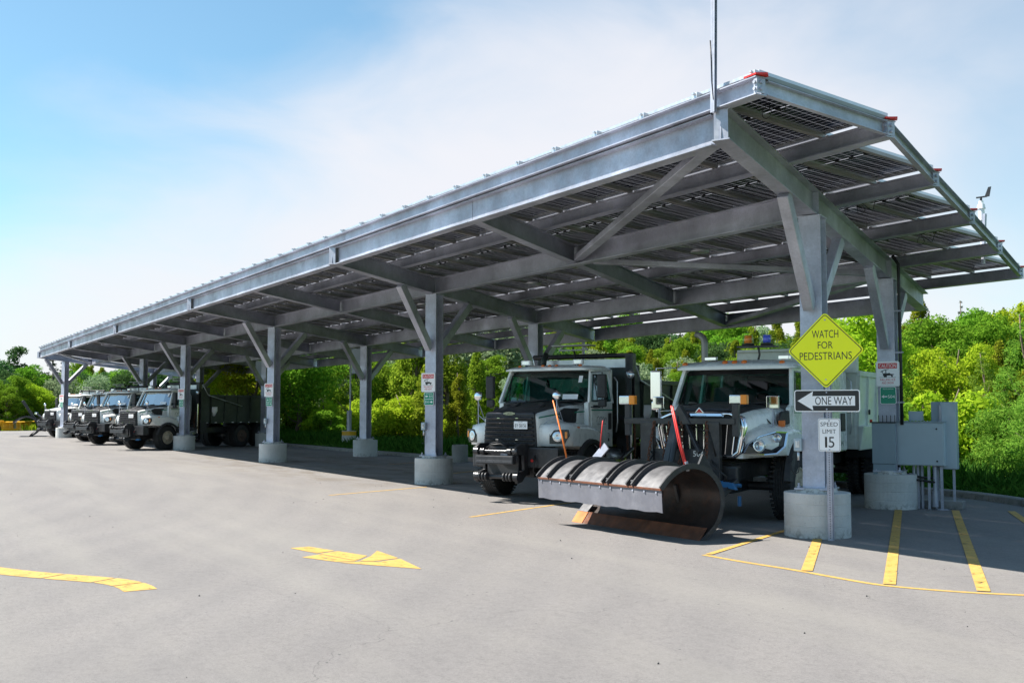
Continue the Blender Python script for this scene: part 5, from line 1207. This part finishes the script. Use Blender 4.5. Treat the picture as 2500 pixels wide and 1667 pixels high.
    m = MB(); m.tube([(-.5,.26,1.05),(-.62,.42,.95),(-.8,.40,.80),(-.66,.3,.62)], .016, 6); m.tube([(-.2,.2,1.56),(-.5,.3,1.45),(-.6,.3,1.1)], .014, 6); m.tube([(.55,.2,1.2),(.4,.4,1.1),(.5,.5,.9)], .014, 6); m.build('hydraulic_hose', M['cable'], ft)
    MB().hexa([(-.95,.30,.60),(-.70,.30,.64),(-.70,.38,.64),(-.95,.38,.60),(-.90,.30,.70),(-.62,.30,.74),(-.62,.38,.74),(-.90,.38,.70)]).build('blue_valve', M['bluehose'], ft, bev=.01)
    MB().cyl((-.96,.2,.66),(-.80,.2,.66),.03,n=10).cyl((-.93,.2,.35),(-.93,.2,.50),.03,n=10).build('coupling', M['bluehose'], ft)
    MB().box(-.42,-.34,.262,.27,.72,.82).build('warning_sticker', M['ylw'], ft); MB().box(-.45,-.42,.262,.27,.72,.84).build('sticker_edge', M['blue'], ft)
    MB().beam((-.45,.2,.60),(-.40,.62,.40),.12,.13).build('push_arm', M['black'], ft, bev=.01); MB().beam((.45,.2,.60),(.35,.85,.36),.12,.13).build('push_arm', M['black'], ft, bev=.01)
    MB().beam((-.85,.1,.72),(-.72,.55,.50),.10,.10).build('angle_cylinder', M['black'], ft, bev=.01)
    return t

def place(t, f, n, yaw=0):
    p = FN(f, n); t.location = p; t.rotation_euler = (0, 0, SK + math.pi + R(yaw))
T1 = sd_truck('hoodblk', 'white plow truck with black hood, number plate and empty hitch behind the grey blade'); place(T1, 2.55, -6.62)
T2 = crew_truck('white crew cab plow truck 504 with chrome grille and orange and blue beacons'); place(T2, .72, -1.98)
cm = childmap()
def truck_copy(src, label, f, n, yaw=0, shift=None):
    c = copy_tree(src, None, cm); tag(c, label, 'truck'); place(c, f, n, yaw); return c
TA = truck_copy(T1, 'white truck with black hood and blue reflecting windscreen behind the fourth front column', 15.45, -33.75)
TB_ = truck_copy(T1, 'third white truck from the left edge, overlapping the one beside it', 18.9, -40.7)
TC = truck_copy(T1, 'white truck squeezed between the left end column and its black-hooded twin', 22.2, -46.2)
for c_ in (TA, TB_, TC):
    for o in kids(c_):
        if o.name.startswith('windscreen') and 'seal' not in o.name: o.data = o.data.copy(); o.data.materials[0] = M['glass_sky']
TD = sd_truck('white', 'leftmost white truck with white hood carrying a raised plow at the canopy end', wing=False); place(TD, 26.5, -54.7)
for o in kids(TD):
    if o.name.startswith('windscreen') and 'seal' not in o.name: o.data.materials[0] = M['glass_sky']

# ================================================================== SNOW PLOW BLADE
def snow_plow(label, L=2.92, stick=True, mb_='bladeout', mf_='flap', mr_='rust', mo_='rustlit', mi_='bladein'):
    t = empty('snow_plow', (0,0,0), 0, label, 'snow plow')
    prof = [(0,0),(-.13,.09),(-.27,.20),(-.36,.34),(-.40,.50),(-.38,.66),(-.29,.80),(-.15,.91),(.02,.965),(.18,.97),(.33,.93),(.46,.86),(.57,.77),(.64,.70)]
    prof = smooth_path(prof, 3)
    nn = normals2(prof)
    h = L/2
    inn = [(u + n.x*.0, v + n.y*.0) for (u, v), n in zip(prof, nn)]
    # local: x along blade, -y forward
    outp = [(u - n.x*-.02, v - n.y*-.02) for (u, v), n in zip(prof, nn)]
    sgn = -1
    cen = Vector((.12, .5))
    outp = []
    for (u, v), n in zip(prof, nn):
        d = Vector((u, v)) - cen; s_ = 1 if n.dot(d) > 0 else -1; outp.append((u + n.x*.018*s_, v + n.y*.018*s_))
    MB().loft([[(x, -u, v) for u, v in prof] for x in (-h, -h/3, h/3, h)], 0, True, False, False).build('blade_face', M[mi_], t, fix=False)
    MB().loft([[(x, -u, v) for u, v in outp] for x in (-h, -h/3, h/3, h)], 0, True, False, False).build('blade_back', M[mb_], t, fix=False)
    for s in (-1, 1):   # end ribs
        big = []
        for (u, v), n in zip(prof, nn):
            d = Vector((u, v)) - cen; s_ = 1 if n.dot(d) > 0 else -1; big.append((u + n.x*.075*s_, v + n.y*.075*s_))
        MB().loft([[(s*h + a, -u, max(v, .0)) for u, v in (prof + big[::-1])] for a in (-.012, .012)]).build('end_rib', M['black'], t, fix=True)
    for x in (-h*.80, -h*.47, -h*.38, h*.14, h*.22, h*.52, h*.60):
        a = [p for p in zip(outp, prof, nn)][8:]
        big = []
        for o, p, n in a:
            d = Vector(p) - cen; s_ = 1 if n.dot(d) > 0 else -1; big.append((p[0] + n.x*.085*s_, p[1] + n.y*.085*s_))
        MB().loft([[(x + q, -u, v) for u, v in ([o for o, p, n in a] + big[::-1])] for q in (-.014, .014)]).build('rib', M['black'], t)
    for x in (-h*.44, h*.18, h*.56, -h*.83): MB().box(x-.04, x+.04, -.63, -.55, .775, .805).build('rib_foot', M[mb_], t, bev=.004)
    # rubber deflector flap with its clamping bar
    m = MB(); N_f = 24
    top = [(-h + .0 + L*k/N_f, -.655, .715) for k in range(N_f+1)]; bot = [(-h + L*k/N_f, -.645 + .012*math.sin(k*.9), .405 + .008*math.sin(k*1.7)) for k in range(N_f+1)]
    m.loft([top, bot], 0, True, False, False); m.loft([[(x, y+.012, z) for x, y, z in bot], [(x, y+.012, z) for x, y, z in top]], 0, True, False, False); m.build('rubber_flap', M[mf_], t, fix=False)
    MB().box(-h, h, -.672, -.640, .700, .728).build('clamp_bar', M[mr_], t, bev=.003)
    for k in range(12):
        x = -h + .10 + (L-.2)*k/11; MB().cyl((x,-.655,.672),(x,-.668,.672),.014,n=8).build('bolt', M['galv'], t)
    MB().hexa([(-h,0,0),(h,0,0),(h,.025,0),(-h,.025,0),(-h,.13,.165),(h,.13,.165),(h,.155,.165),(-h,.155,.165)]).build('cutting_edge', M['rust'], t)
    MB().hexa([(-h-.004,-.012,.002),(-h+.26,-.012,.002),(-h+.26,0,0),(-h-.004,0,0),(-h-.004,.115,.165),(-h+.26,.115,.165),(-h+.26,.13,.165),(-h-.004,.13,.165)]).build('edge_end', M[mo_], t)  # left end of the cutting edge, by default in the painted sunlit rust
    MB().hexa([(-h-.004,.115,.17),(-h+.24,.115,.17),(-h+.24,.135,.17),(-h-.004,.135,.17),(-h-.004,.25,.30),(-h+.24,.25,.30),(-h+.24,.27,.30),(-h-.004,.27,.30)]).build('wear_plate', M[mb_], t)
    # push frame behind
    m = MB(); m.box(-h*.75, h*.75, .42, .54, .30, .44)
    for x in (-.6, -.2, .2, .6): m.beam((x,.45,.37),(x,.36,.70),.05,.08)
    m.build('push_beam', M['black'], t, bev=.008)
    MB().beam((-.5,.5,.37),(-.1,1.15,.42),.12,.14).build('push_arm', M['black'], t, bev=.008); MB().beam((.8,.5,.37),(.45,1.05,.42),.12,.14).build('push_arm', M['black'], t, bev=.008)
    MB().prism([(.40,.30),(.75,.25),(.8,.9),(.62,1.15),(.48,.9)], YZ, .86, .90).build('frame_gusset', M['black'], t, bev=.005)
    if stick:
        MB().tube([(-h+.22,-.25,.95),(-h+.12,-.28,1.35),(-h-.06,-.33,1.92)], [.013,.014,.010], 8).build('guide_marker', M['orange'], t)
        o = MB().tube([(h-.22,-.02,1.02),(h-.30,-.04,1.3),(h-.40,-.10,1.82)], [.015,.015,.012], 8).build('guide_marker', M['red'], t); MB().tube([(h-.20,-.06,1.0),(h-.25,-.12,1.3),(h-.36,-.16,1.83)], .010, 8).build('guide_marker', M['red'], t)
        MB().cyl((h-.2,.0,.93),(h-.22,-.02,1.06),.026,n=10).build('marker_socket', M['galv'], t)
        MB().beam((-1.28,.32,.98),(-1.08,.40,1.20),.14,.03,(0,1,0)).build('lamp_board', M['galv'], t); MB().tube([(-1.20,.36,1.12),(-1.16,.35,1.35),(-1.10,.34,1.60)], .009, 6).build('red_flag_rod', M['red'], t)
    return t
SP = snow_plow('large curved black snow plow blade with grey rubber flap resting on the asphalt'); SP.location = (-1.85, -1.895, 0); SP.rotation_euler = (0, 0, math.atan2(.09, 2.9))
SP2 = snow_plow('dark snow plow blade in front of the leftmost truck, seen end on', 2.6, False, 'black', 'black', 'black', 'black', 'black')
SP2.location = (-64.6, -3.0, 0); SP2.rotation_euler = (0, 0, R(-9)); SP2.scale = (1.0, 1.35, 1.25)
t = empty('lift_boom', (-64.1, -2.0, 0), SK + math.pi, 'black plow lift arm with a lamp sticking up before the leftmost truck', 'plow arm')
MB().beam((.2,.3,.5),(.9,1.2,2.3),.13,.16).build('arm', M['black'], t, bev=.02); MB().box(-.6,.5,-.2,.1,.35,1.2).build('frame', M['black'], t, bev=.02); MB().beam((.3,.0,1.1),(1.0,.1,1.45),.08,.08).build('lamp_arm', M['black'], t); MB().box(.95,1.15,.0,.15,1.4,1.55).build('lamp', M['chrome'], t, bev=.02)
# yellow implements parked at the far end of the yard
def implement(x, y, kind, label):
    t = empty('yellow_implement', (x, y, 0), R(100 + 20*kind), label, 'machine attachment', 'yellow implements parked at the yard end'); t.scale = (.8, .8, .72)
    if kind == 0:
        MB().prism([(-.5,.45),(.5,.45),(.7,1.1),(-.7,1.1)], YZ, -.9, .9).build('hopper', M['ylw'], t, bev=.02); MB().box(-.95,.95,-.75,.75,1.1,1.16).build('rim', M['ylw'], t)
        for a in (-.7,.7): MB().box(a-.05,a+.05,-.4,-.3,0,.5).build('leg', M['black'], t); MB().box(a-.05,a+.05,.3,.4,0,.5).build('leg', M['black'], t)
        MB().cyl((-.3,.9,.3),(.3,.9,.3),.25,n=14).build('drive', M['black'], t)
    else:
        P = [(.5*math.cos(a), .55+.5*math.sin(a)) for a in [R(-80+22*k) for k in range(10)]]
        MB().loft([[(x_, u, v) for u, v in P] for x_ in (-1.1, 1.1)], 0, True, False, False).build('blade', M['ylw'], t, fix=False)
        for a in (-.9,-.3,.3,.9): MB().box(a-.05,a+.05,.35,.75,.15,1.05).build('rib', M['ylw'], t, bev=.01)
        MB().box(-.5,.5,.7,1.5,.2,.4).build('frame', M['black'], t, bev=.01)
implement(-84.0, -3.6, 0, 'yellow spreader hopper on legs at the far left yard edge'); implement(-83.6, -2.0, 1, 'yellow blade with upright ribs right of the yellow hopper'); implement(-86.0, -1.0, 1, 'yellow blade half hidden behind the dark plow blade at far left'); implement(-85.5, -5.6, 0, 'yellow hopper cut by the left picture edge')

# ================================================================== VEGETATION
rs = np.random.RandomState(11)
def leaf_quads(C, Nrm, size, aspect=.55, jitter=.5):
    """C centres (n,3), Nrm preferred normals; returns verts, faces"""
    n = len(C)
    u = rs.normal(size=(n, 3)); nn = Nrm + rs.normal(size=(n, 3))*jitter; nn /= np.linalg.norm(nn, axis=1)[:, None] + 1e-9
    u -= nn*(u*nn).sum(1)[:, None]; u /= np.linalg.norm(u, axis=1)[:, None] + 1e-9
    v = np.cross(nn, u); s = size*(.6 + .8*rs.rand(n))[:, None]
    a = u*s; b = v*s*aspect
    V = np.stack([C - a, C + b*.9 - a*.1, C + a, C - b*.9 + a*.1], 1).reshape(-1, 3)
    return V
def quad_mesh(name, V, mat):
    n = len(V)//4
    me = bpy.data.meshes.new(name); me.vertices.add(len(V)); me.vertices.foreach_set('co', V.astype(np.float32).ravel())
    me.loops.add(4*n); me.loops.foreach_set('vertex_index', np.arange(4*n, dtype=np.int32))
    me.polygons.add(n); me.polygons.foreach_set('loop_start', np.arange(0, 4*n, 4, dtype=np.int32)); me.polygons.foreach_set('loop_total', np.full(n, 4, dtype=np.int32))
    me.materials.append(mat); me.update(); me.validate(); return me
def crown_points(kind, H, W, n):
    """clump centres + leaves on lumpy clumps"""
    cl = []
    if kind == 'cedar':
        for k in range(46):
            z = rs.rand()**.9; r = W/2*(1-z)**.7*(.75+.35*rs.rand()); a = rs.rand()*6.283
            cl.append((r*math.cos(a)*.8, r*math.sin(a)*.8, H*(.06 + .90*z), W*.17*(1.15-z*.7)))
    elif kind == 'round':
        for k in range(42):
            d = rs.normal(size=3); d /= np.linalg.norm(d); q = .5+.5*rs.rand()
            cl.append((d[0]*W*.40*q, d[1]*W*.40*q, H*.56 + d[2]*H*.36*q, W*(.10+.09*rs.rand())))
    elif kind == 'tall':
        for k in range(44):
            z = rs.rand(); r = W/2*math.sin(math.pi*(.12+.80*z))**.7*(.4+.6*rs.rand()); a = rs.rand()*6.283
            cl.append((r*math.cos(a), r*math.sin(a), H*(.10+.86*z), W*(.10+.08*rs.rand())))
    elif kind == 'sparse':
        for k in range(26):
            z = rs.rand(); r = W/2*(.3+.7*rs.rand())*(1.05-z*.8); a = rs.rand()*6.283
            cl.append((r*math.cos(a), r*math.sin(a), H*(.25+.72*z), W*(.07+.05*rs.rand())))
    elif kind == 'spruce':
        for k in range(17):
            z = (k+.5)/17; r = W/2*(1-z)**.9
            for j in range(max(3, int(9*(1-z)))):
                a = rs.rand()*6.283; rr = r*(.55+.5*rs.rand()); cl.append((rr*math.cos(a)*.7, rr*math.sin(a)*.7, H*(.08+.90*z)-.15*rr, W*.09*(1.2-z)))
    elif kind == 'bush':
        for k in range(26):
            d = rs.normal(size=3); d[2] = abs(d[2]); d /= np.linalg.norm(d); q = .45+.5*rs.rand()
            cl.append((d[0]*W*.42*q, d[1]*W*.42*q, H*.12 + d[2]*H*.72*q, W*(.09+.07*rs.rand())))
    cl = np.array(cl); w = cl[:, 3]**2; w /= w.sum(); idx = rs.choice(len(cl), n, p=w)
    d = rs.normal(size=(n, 3)); d /= np.linalg.norm(d, axis=1)[:, None]; d[:, 2] = np.where(rs.rand(n) < .3, np.abs(d[:, 2]), d[:, 2])
    rad = (1 - .38*rs.rand(n)**2.0)*(.85+.35*rs.rand(n))
    C = cl[idx, :3] + d*cl[idx, 3:4]*rad[:, None]*np.array([1.1, 1.1, .85 if kind != 'cedar' else 1.35])
    return C, d, cl
def trunk_mesh(H, W, cl, kind, r0):
    m = MB(); top = H*(.96 if kind in ('cedar','spruce') else .8)
    p = [(0,0,-.2)]; 
    for k in range(1, 7): p.append((.06*W*math.sin(k*1.3)*(.3 if kind=='spruce' else 1), .05*W*math.cos(k*1.7)*(.3 if kind=='spruce' else 1), top*k/6))
    m.tube(p, [r0*(1-.85*k/6)+.008 for k in range(7)], 7)
    for k in range(0, len(cl), max(1, len(cl)//14)):
        c = cl[k]; z0 = max(.12*H, c[2]-.35*H*.5); j = min(5, int(z0/top*6)); b = Vector(p[j]).lerp(Vector(p[j+1]), (z0/top*6) % 1)
        e = Vector(c[:3]); m.tube([b, b.lerp(e, .5) + Vector((0,0,-.03*H)), e], [r0*.35, r0*.22, r0*.06], 5)
    return m.mesh('trunk', M['bark'], fix=False)
PROTO = {}
def proto(key, kind, H, W, n, size, mat, r0=.12, asp=.55, jit=.6):
    C, d, cl = crown_points(kind, H, W, n)
    PROTO[key] = (quad_mesh('crown', leaf_quads(C, d, size, asp, jit), M[mat]), trunk_mesh(H, W, cl, kind, r0), H, W)
NL = 7000
for q in range(3):
    proto(('cedar', q), 'cedar', 6.0+q*.5, 3.0-.2*q, NL+6000, .085, 'cedar', .13, .5)
    proto(('maple', q), 'round', 6.6, 5.2-.5*q, NL+8000, .09, 'maple', .16)
    proto(('tallmaple', q), 'tall', 7.5, 4.0+.3*q, NL+5000, .10, 'maple', .15)
for q in range(2):
    proto(('lime', q), 'tall', 5.5, 3.6, NL+6000, .082, 'lime', .12)
    proto(('deep', q), 'round', 8.0, 5.5, NL, .15, 'deep', .2)
    proto(('spruce', q), 'spruce', 9.0+q, 4.4, NL, .15, 'spruce', .18, .25, .8)
    proto(('silver', q), 'round', 6.5, 5.0, NL, .12, 'silver', .15)
proto(('sparse', 0), 'sparse', 8.0, 5.0, 3000, .13, 'deep', .12)
proto(('bush', 0), 'bush', 2.6, 3.2, 6000, .085, 'lime', .05); proto(('bush', 1), 'bush', 1.9, 2.6, 6000, .075, 'maple', .05)
proto(('pine', 0), 'spruce', 5.4, 5.0, 26000, .075, 'pine', .10, .22, .8)
LAB = {'cedar': ('cedar_tree', 'yellowish green cedar on the hillside behind the canopy', 'cedars on the hillside'), 'maple': ('broadleaf_tree', 'round bright green broadleaf tree behind the canopy', 'broadleaf trees behind the canopy'),
       'tallmaple': ('broadleaf_tree', 'upright mid green broadleaf tree behind the canopy', 'upright trees behind the canopy'), 'lime': ('young_tree', 'yellow green young tree at the edge of the wood', 'young trees at the wood edge'),
       'deep': ('broadleaf_tree', 'dark green tree high on the wooded hillside', 'dark trees on the hillside'), 'spruce': ('spruce_tree', 'dark narrow spruce among the hillside trees', 'spruces among the trees'),
       'silver': ('willow_tree', 'pale silvery green tree among the hillside trees', 'silvery trees on the hillside'), 'sparse': ('poplar_tree', 'thin open-crowned tree rising above the treeline at far left', 'open-crowned trees'),
       'bush': ('shrub', 'low leafy shrub behind the kerb', 'shrubs behind the kerb'), 'pine': ('pine_tree', 'bright fine-needled tree at the right edge', 'fine-needled trees at the right edge')}
def ground_z(x, y):
    # distance beyond the kerb line measured straight in +y
    ky = np.interp(x, [p[0] for p in KPs], [p[1] for p in KPs]) if x > -84 else 5.3
    d = y - ky
    if x < -84: return -.06 if d < 0 else hillh(x, d)*min(1, max(0, (d)/10)) 
    return hillh(x, max(d, 0))
def tree(kind, x, y, s, q=None, rz=None, label=None, z=None):
    q = rs.randint(len([k for k in PROTO if k[0] == kind])) if q is None else q
    cr, tr, H, W = PROTO[(kind, q)]; nm, lb, gp = LAB[kind]
    cat = 'shrub' if kind == 'bush' else 'tree'
    rz = rs.rand()*6.28 if rz is None else rz
    t = empty(nm, (x, y, ground_z(x, y) if z is None else z), rz, label or lb, cat, None if label else gp)
    s3 = (s*(.9+.2*rs.rand()), s*(.9+.2*rs.rand()), s)
    inst('crown', cr, t, (0,0,0), (0,0,0), s3); inst('trunk', tr, t, (0,0,0), (0,0,0), s3)
    return t
def polar(az, dist):    # azimuth left of +Y in degrees seen from the camera
    a = R(az); return 10.741 - math.sin(a)*dist, -11.454 + math.cos(a)*dist
occupied = []
def free(x, y, r):
    for a, b, c in occupied:
        if (a-x)**2 + (b-y)**2 < (r+c)**2*.30: return False
    occupied.append((x, y, r)); return True
# hand placed ones
def hp(kind, px, dist, top, q=0, label=None, w=1):
    """px: column in the photograph, top: height of the top above the yard"""
    az = 59.14 - math.degrees(math.atan((px-1250)/2582)); x, y = polar(az, dist)
    z = ground_z(x, y); H = PROTO[(kind, q)][2]; s = (top - z)/H
    occupied.append((x, y, 2.0)); return tree(kind, x, y, s, q, None, label, z)
hp('maple', 720, 62, 6.6, 0, 'bright maple just right of the third front column'); hp('tallmaple', 715, 66, 6.5, 0, 'upright bright tree behind the maple near the empty bays')
hp('deep', 775, 80, 8.5, 0, 'bluish dark tree between the bright maples'); hp('tallmaple', 860, 64, 6.0, 1, 'mid green tree left of the yellow-green shrub')
hp('bush', 975, 50, 3.0, 0, 'bright yellow-green rounded shrub left of the second front column'); hp('bush', 1010, 52, 2.2, 0, 'smaller yellow-green shrub beside the rounded one')
hp('cedar', 1010, 62, 7.2, 0, 'tall cedar just left of the second front column'); hp('cedar', 1085, 48, 7.0, 1, 'broad cedar just right of the second front column')
hp('silver', 1190, 62, 8.6, 0, 'silvery tree above the left side of the middle truck'); hp('cedar', 1120, 44, 3.4, 2, 'low cedar at the kerb left of the middle truck')
hp('lime', 620, 66, 6.6, 0, 'yellow-green tree over the dark dump body'); hp('lime', 560, 72, 6.2, 1, 'yellow-green tree above the tarp arm of the fourth-column truck')
hp('pine', 2500, 28, 4.2, 0, 'large bright fine-needled tree filling the right edge'); hp('pine', 2590, 26, 4.2, 0, 'fine-needled tree cut by the right picture edge'); hp('pine', 2400, 33, 3.5, 0, 'smaller fine-needled tree left of the large one')
hp('lime', 2105, 34, 4.7, 0, 'sunlit yellow-green sapling between the two right columns'); hp('maple', 2280, 40, 5.2, 1, 'bright round tree above the grey cabinets'); hp('lime', 2340, 36, 4.4, 1, 'yellowish young tree right of the grey cabinets'); hp('cedar', 2250, 48, 6.4, 1, 'cedar standing over the tall grey cabinet')
hp('maple', 2450, 44, 5.6, 2, 'round green tree over the fine-needled trees at right'); hp('lime', 2500, 48, 6.0, 0, 'yellow-green tree on the skyline at the right edge'); hp('tallmaple', 2380, 52, 6.2, 1, 'upright green tree left of the right-edge group')
# far left group
hp('sparse', 35, 112, 7.6, 0, 'thin open tree rising above the far left treeline'); hp('spruce', 128, 118, 8.6, 0, 'tall dark spruce behind the end column'); hp('spruce', 150, 112, 6.5, 1, 'second dark spruce at the end column')
for px, d, tp, k in ((10,104,5.4,'deep'), (75,106,5.8,'tallmaple'), (100,100,3.6,'lime'), (45,100,4.6,'tallmaple'), (185,130,7.2,'tallmaple'), (215,128,7.0,'maple'), (-15,108,6.5,'deep'), (115,108,4.6,'deep'), (70,101,4.2,'maple'), (20,98,3.6,'tallmaple'), (-40,100,5.0,'maple'), (-90,105,6.0,'deep')):
    hp(k, px, d, tp, 0)
cnt = 0
bands = [(30, 44, 1.7, 22), (44, 62, 2.0, 62), (62, 90, 2.5, 110), (90, 135, 3.6, 130), (135, 190, 5.0, 90)]
for d0, d1, sp, nmax in bands:
    k = 0; tries = 0
    while k < nmax and tries < nmax*30:
        tries += 1
        az = 31.5 + (85.5-31.5)*rs.rand(); d = d0 + (d1-d0)*rs.rand(); x, y = polar(az, d)
        kerb_y = np.interp(x, [p[0] for p in KPs], [p[1] for p in KPs]) if x > -84 else 5.3
        if y < kerb_y + 8.5 + 2.0*rs.rand() and x > -90: continue
        if x < -84 and y < -12 and d < 98: continue
        if not free(x, y, sp): continue
        u = rs.rand(); near = d < 62
        kind = ('cedar' if u < .40 else 'tallmaple' if u < .55 else 'maple' if u < .70 else 'lime' if u < .84 else 'deep' if u < .93 else 'silver') if d < 90 else \
               ('cedar' if u < .28 else 'deep' if u < .52 else 'tallmaple' if u < .68 else 'maple' if u < .82 else 'spruce' if u < .92 else 'silver')
        z = ground_z(x, y); H = PROTO[(kind, 0)][2]
        e0 = (1.1 + 2.3*rs.rand()) if d < 62 else (2.6 + 1.4*rs.rand()) if d < 90 else (4.2 + 1.0*rs.rand())
        el = e0 if az < 60 else e0*max(0, 1-(az-60)/20.*.55)
        top_max = 1.79 + d*math.tan(R(el)); s = (.72 + .5*rs.rand())*(1.0 if near else 1.15)
        if z + H*s > top_max: s = max(.35, (top_max - z)/H)
        if d > 90 and z + H*s < top_max*.8 : s = max(s, min(1.7, (top_max*.93 - z)/H))
        tree(kind, x, y, s, None, None, None, z); k += 1; cnt += 1
k = 0
while k < 52:      # unbroken wood beyond the far left end of the yard
    az = (79 + 8.5*rs.rand()) if k < 34 else (87.5 + 9*rs.rand()); d = 100 + 45*rs.rand(); x, y = polar(az, d); k += 1
    kind = ('deep', 'tallmaple', 'maple', 'lime', 'deep', 'cedar')[rs.randint(6)]
    H = PROTO[(kind, 0)][2]; z = ground_z(x, y); tp = 1.79 + d*math.tan(R(1.15 + .95*rs.rand())); occupied.append((x, y, 2)); tree(kind, x, y, max(.35, (tp - z)/H), None, None, None, z)
for k in range(22):      # the wood goes on to the right of the view
    az = 20 + 11*rs.rand(); d = 50 + 100*rs.rand(); x, y = polar(az, d); kind = ('cedar', 'maple', 'tallmaple', 'deep', 'lime')[rs.randint(5)]; tree(kind, x, y, .9 + .3*rs.rand())
# shrubs along the bank
for k in range(46):
    az = 32 + 50*rs.rand(); 
    for d in np.arange(22, 90, .5):
        x, y = polar(az, d); ky = np.interp(x, [p[0] for p in KPs], [p[1] for p in KPs])
        if y > ky + 4.2 + 1.2*rs.rand(): break
    if x > -84 and free(x, y, 1.0): tree('bush', x, y, .5 + .55*rs.rand())
# tall grass on the bank: one uncountable mass
n = 70000
X = -84 + 96*rs.rand(n)**.75; KX = np.array([p[0] for p in KPs]); KY = np.array([p[1] for p in KPs])
keep = []
D = .25 + 7.5*rs.rand(n)**1.3
ky = np.interp(X, KX, KY); Y = ky + D
hz_ = np.array([hillh(x, d) for x, d in zip(X, D)])
h = (.16 + .40*rs.rand(n))*np.clip(D/1.2, .35, 1)*(1 + .35*np.sin(X*.7)*np.sin(X*.23+1))
a = rs.rand(n)*6.283; w = .012 + .016*rs.rand(n); ln = rs.normal(size=(n, 2))*.12
b0 = np.stack([X, Y, hz_-.03], 1); dx_ = np.stack([np.cos(a)*w, np.sin(a)*w, 0*a], 1)
mid = b0 + np.stack([ln[:, 0]*.35, ln[:, 1]*.35, h*.6], 1); tp = b0 + np.stack([ln[:, 0], ln[:, 1], h], 1)
V = np.stack([b0 - dx_, b0 + dx_, mid + dx_*.8, tp], 1).reshape(-1, 3)
o = bpy.data.objects.new('tall_grass', quad_mesh('tall_grass', V, M['grass'])); COL.objects.link(o)
tag(o, 'deep green uncut grass growing behind the kerb', 'grass', kind='stuff')
# far left meadow strip
n = 14000; X = -84.5 - 16*rs.rand(n); Y = -22 + 30*rs.rand(n); h = .25 + .45*rs.rand(n); a = rs.rand(n)*6.283; w = .03 + .03*rs.rand(n)
b0 = np.stack([X, Y, -.06+0*X], 1); dx_ = np.stack([np.cos(a)*w, np.sin(a)*w, 0*a], 1); ln = rs.normal(size=(n, 2))*.15
mid = b0 + np.stack([ln[:, 0]*.35, ln[:, 1]*.35, h*.6], 1); tp = b0 + np.stack([ln[:, 0], ln[:, 1], h], 1)
o = bpy.data.objects.new('meadow_grass', quad_mesh('meadow_grass', np.stack([b0 - dx_, b0 + dx_, mid + dx_*.8, tp], 1).reshape(-1, 3), M['lime'])); COL.objects.link(o)
tag(o, 'sunlit rough grass beyond the far left end of the yard', 'grass', kind='stuff')
# pebbles scattered on the asphalt
n = 80; m = MB()
for k in range(n):
    x = 11 - 26*rs.rand(); y = -10.5 + 10*rs.rand(); r = .004 + .007*rs.rand()
    m.cyl((x, y, 0), (x + r*.3, y, r*1.2), r, r*.5, n=5, sm=False)
o = m.build('gravel', M['signblack'], fix=False); tag(o, 'small dark pebbles scattered on the asphalt', 'gravel', kind='stuff')

LMK = [(-1e9, 'at the far left edge of the view'), (60, 'left of the end column'), (150, 'between end column and far trucks'), (300, 'behind the far row of trucks'), (470, 'above the dark dump body'), (640, 'right of the third front column'), (760, 'left of the second rear column'), (900, 'behind the yellow-green shrub'),
       (1040, 'right of the second front column'), (1170, 'behind the middle truck cab'), (1330, 'behind the middle truck box'), (1480, 'between the two near trucks'), (1620, 'left of the exhaust stack'), (1760, 'above the chrome-grilled truck'), (1930, 'behind the nearest column'), (2060, 'between the two right columns'), (2200, 'above the grey cabinets'), (2330, 'right of the grey cabinets'), (2440, 'at the right edge of the view')]
def proj_px(x, y):
    d = Vector((x-10.741, y+11.454)); f = Vector((-math.sin(YAW), math.cos(YAW))); r = Vector((math.cos(YAW), math.sin(YAW))); return 1250 + 2582*d.dot(r)/d.dot(f), d.length
cells = {}
for o in list(bpy.data.objects):
    if o.parent is None and o.get('category') in ('tree', 'shrub') and o.get('group'):
        px, d = proj_px(o.location.x, o.location.y); w = [l for p, l in LMK if px >= p][-1]
        b = 'nearest the kerb' if d < 52 else 'low on the slope' if d < 75 else 'midway up the slope' if d < 105 else 'high on the slope' if d < 140 else 'on the skyline'
        cells.setdefault((o.name.split('.')[0], o['group'], w, b), []).append((px, o))
ADJ = {'cedar_tree': 'yellowish cedar', 'broadleaf_tree': 'leafy tree', 'young_tree': 'yellow-green young tree', 'spruce_tree': 'dark spruce', 'willow_tree': 'silvery tree', 'shrub': 'low shrub'}
for (nm, gp, w, b), L in cells.items():
    L.sort(key=lambda q: q[0])
    kind = {'dark trees on the hillside': 'dark green tree', 'upright trees behind the canopy': 'upright green tree', 'broadleaf trees behind the canopy': 'round-crowned green tree'}.get(gp, ADJ.get(nm, 'tree'))
    for k, (px, o) in enumerate(L):
        pos = '' if len(L) == 1 else ('left ' if k == 0 else 'right ' if k == len(L)-1 else 'middle ')
        o['label'] = ('%s%s %s, %s' % (pos, kind, b, w)).replace('yellow-green young tree', 'young tree')
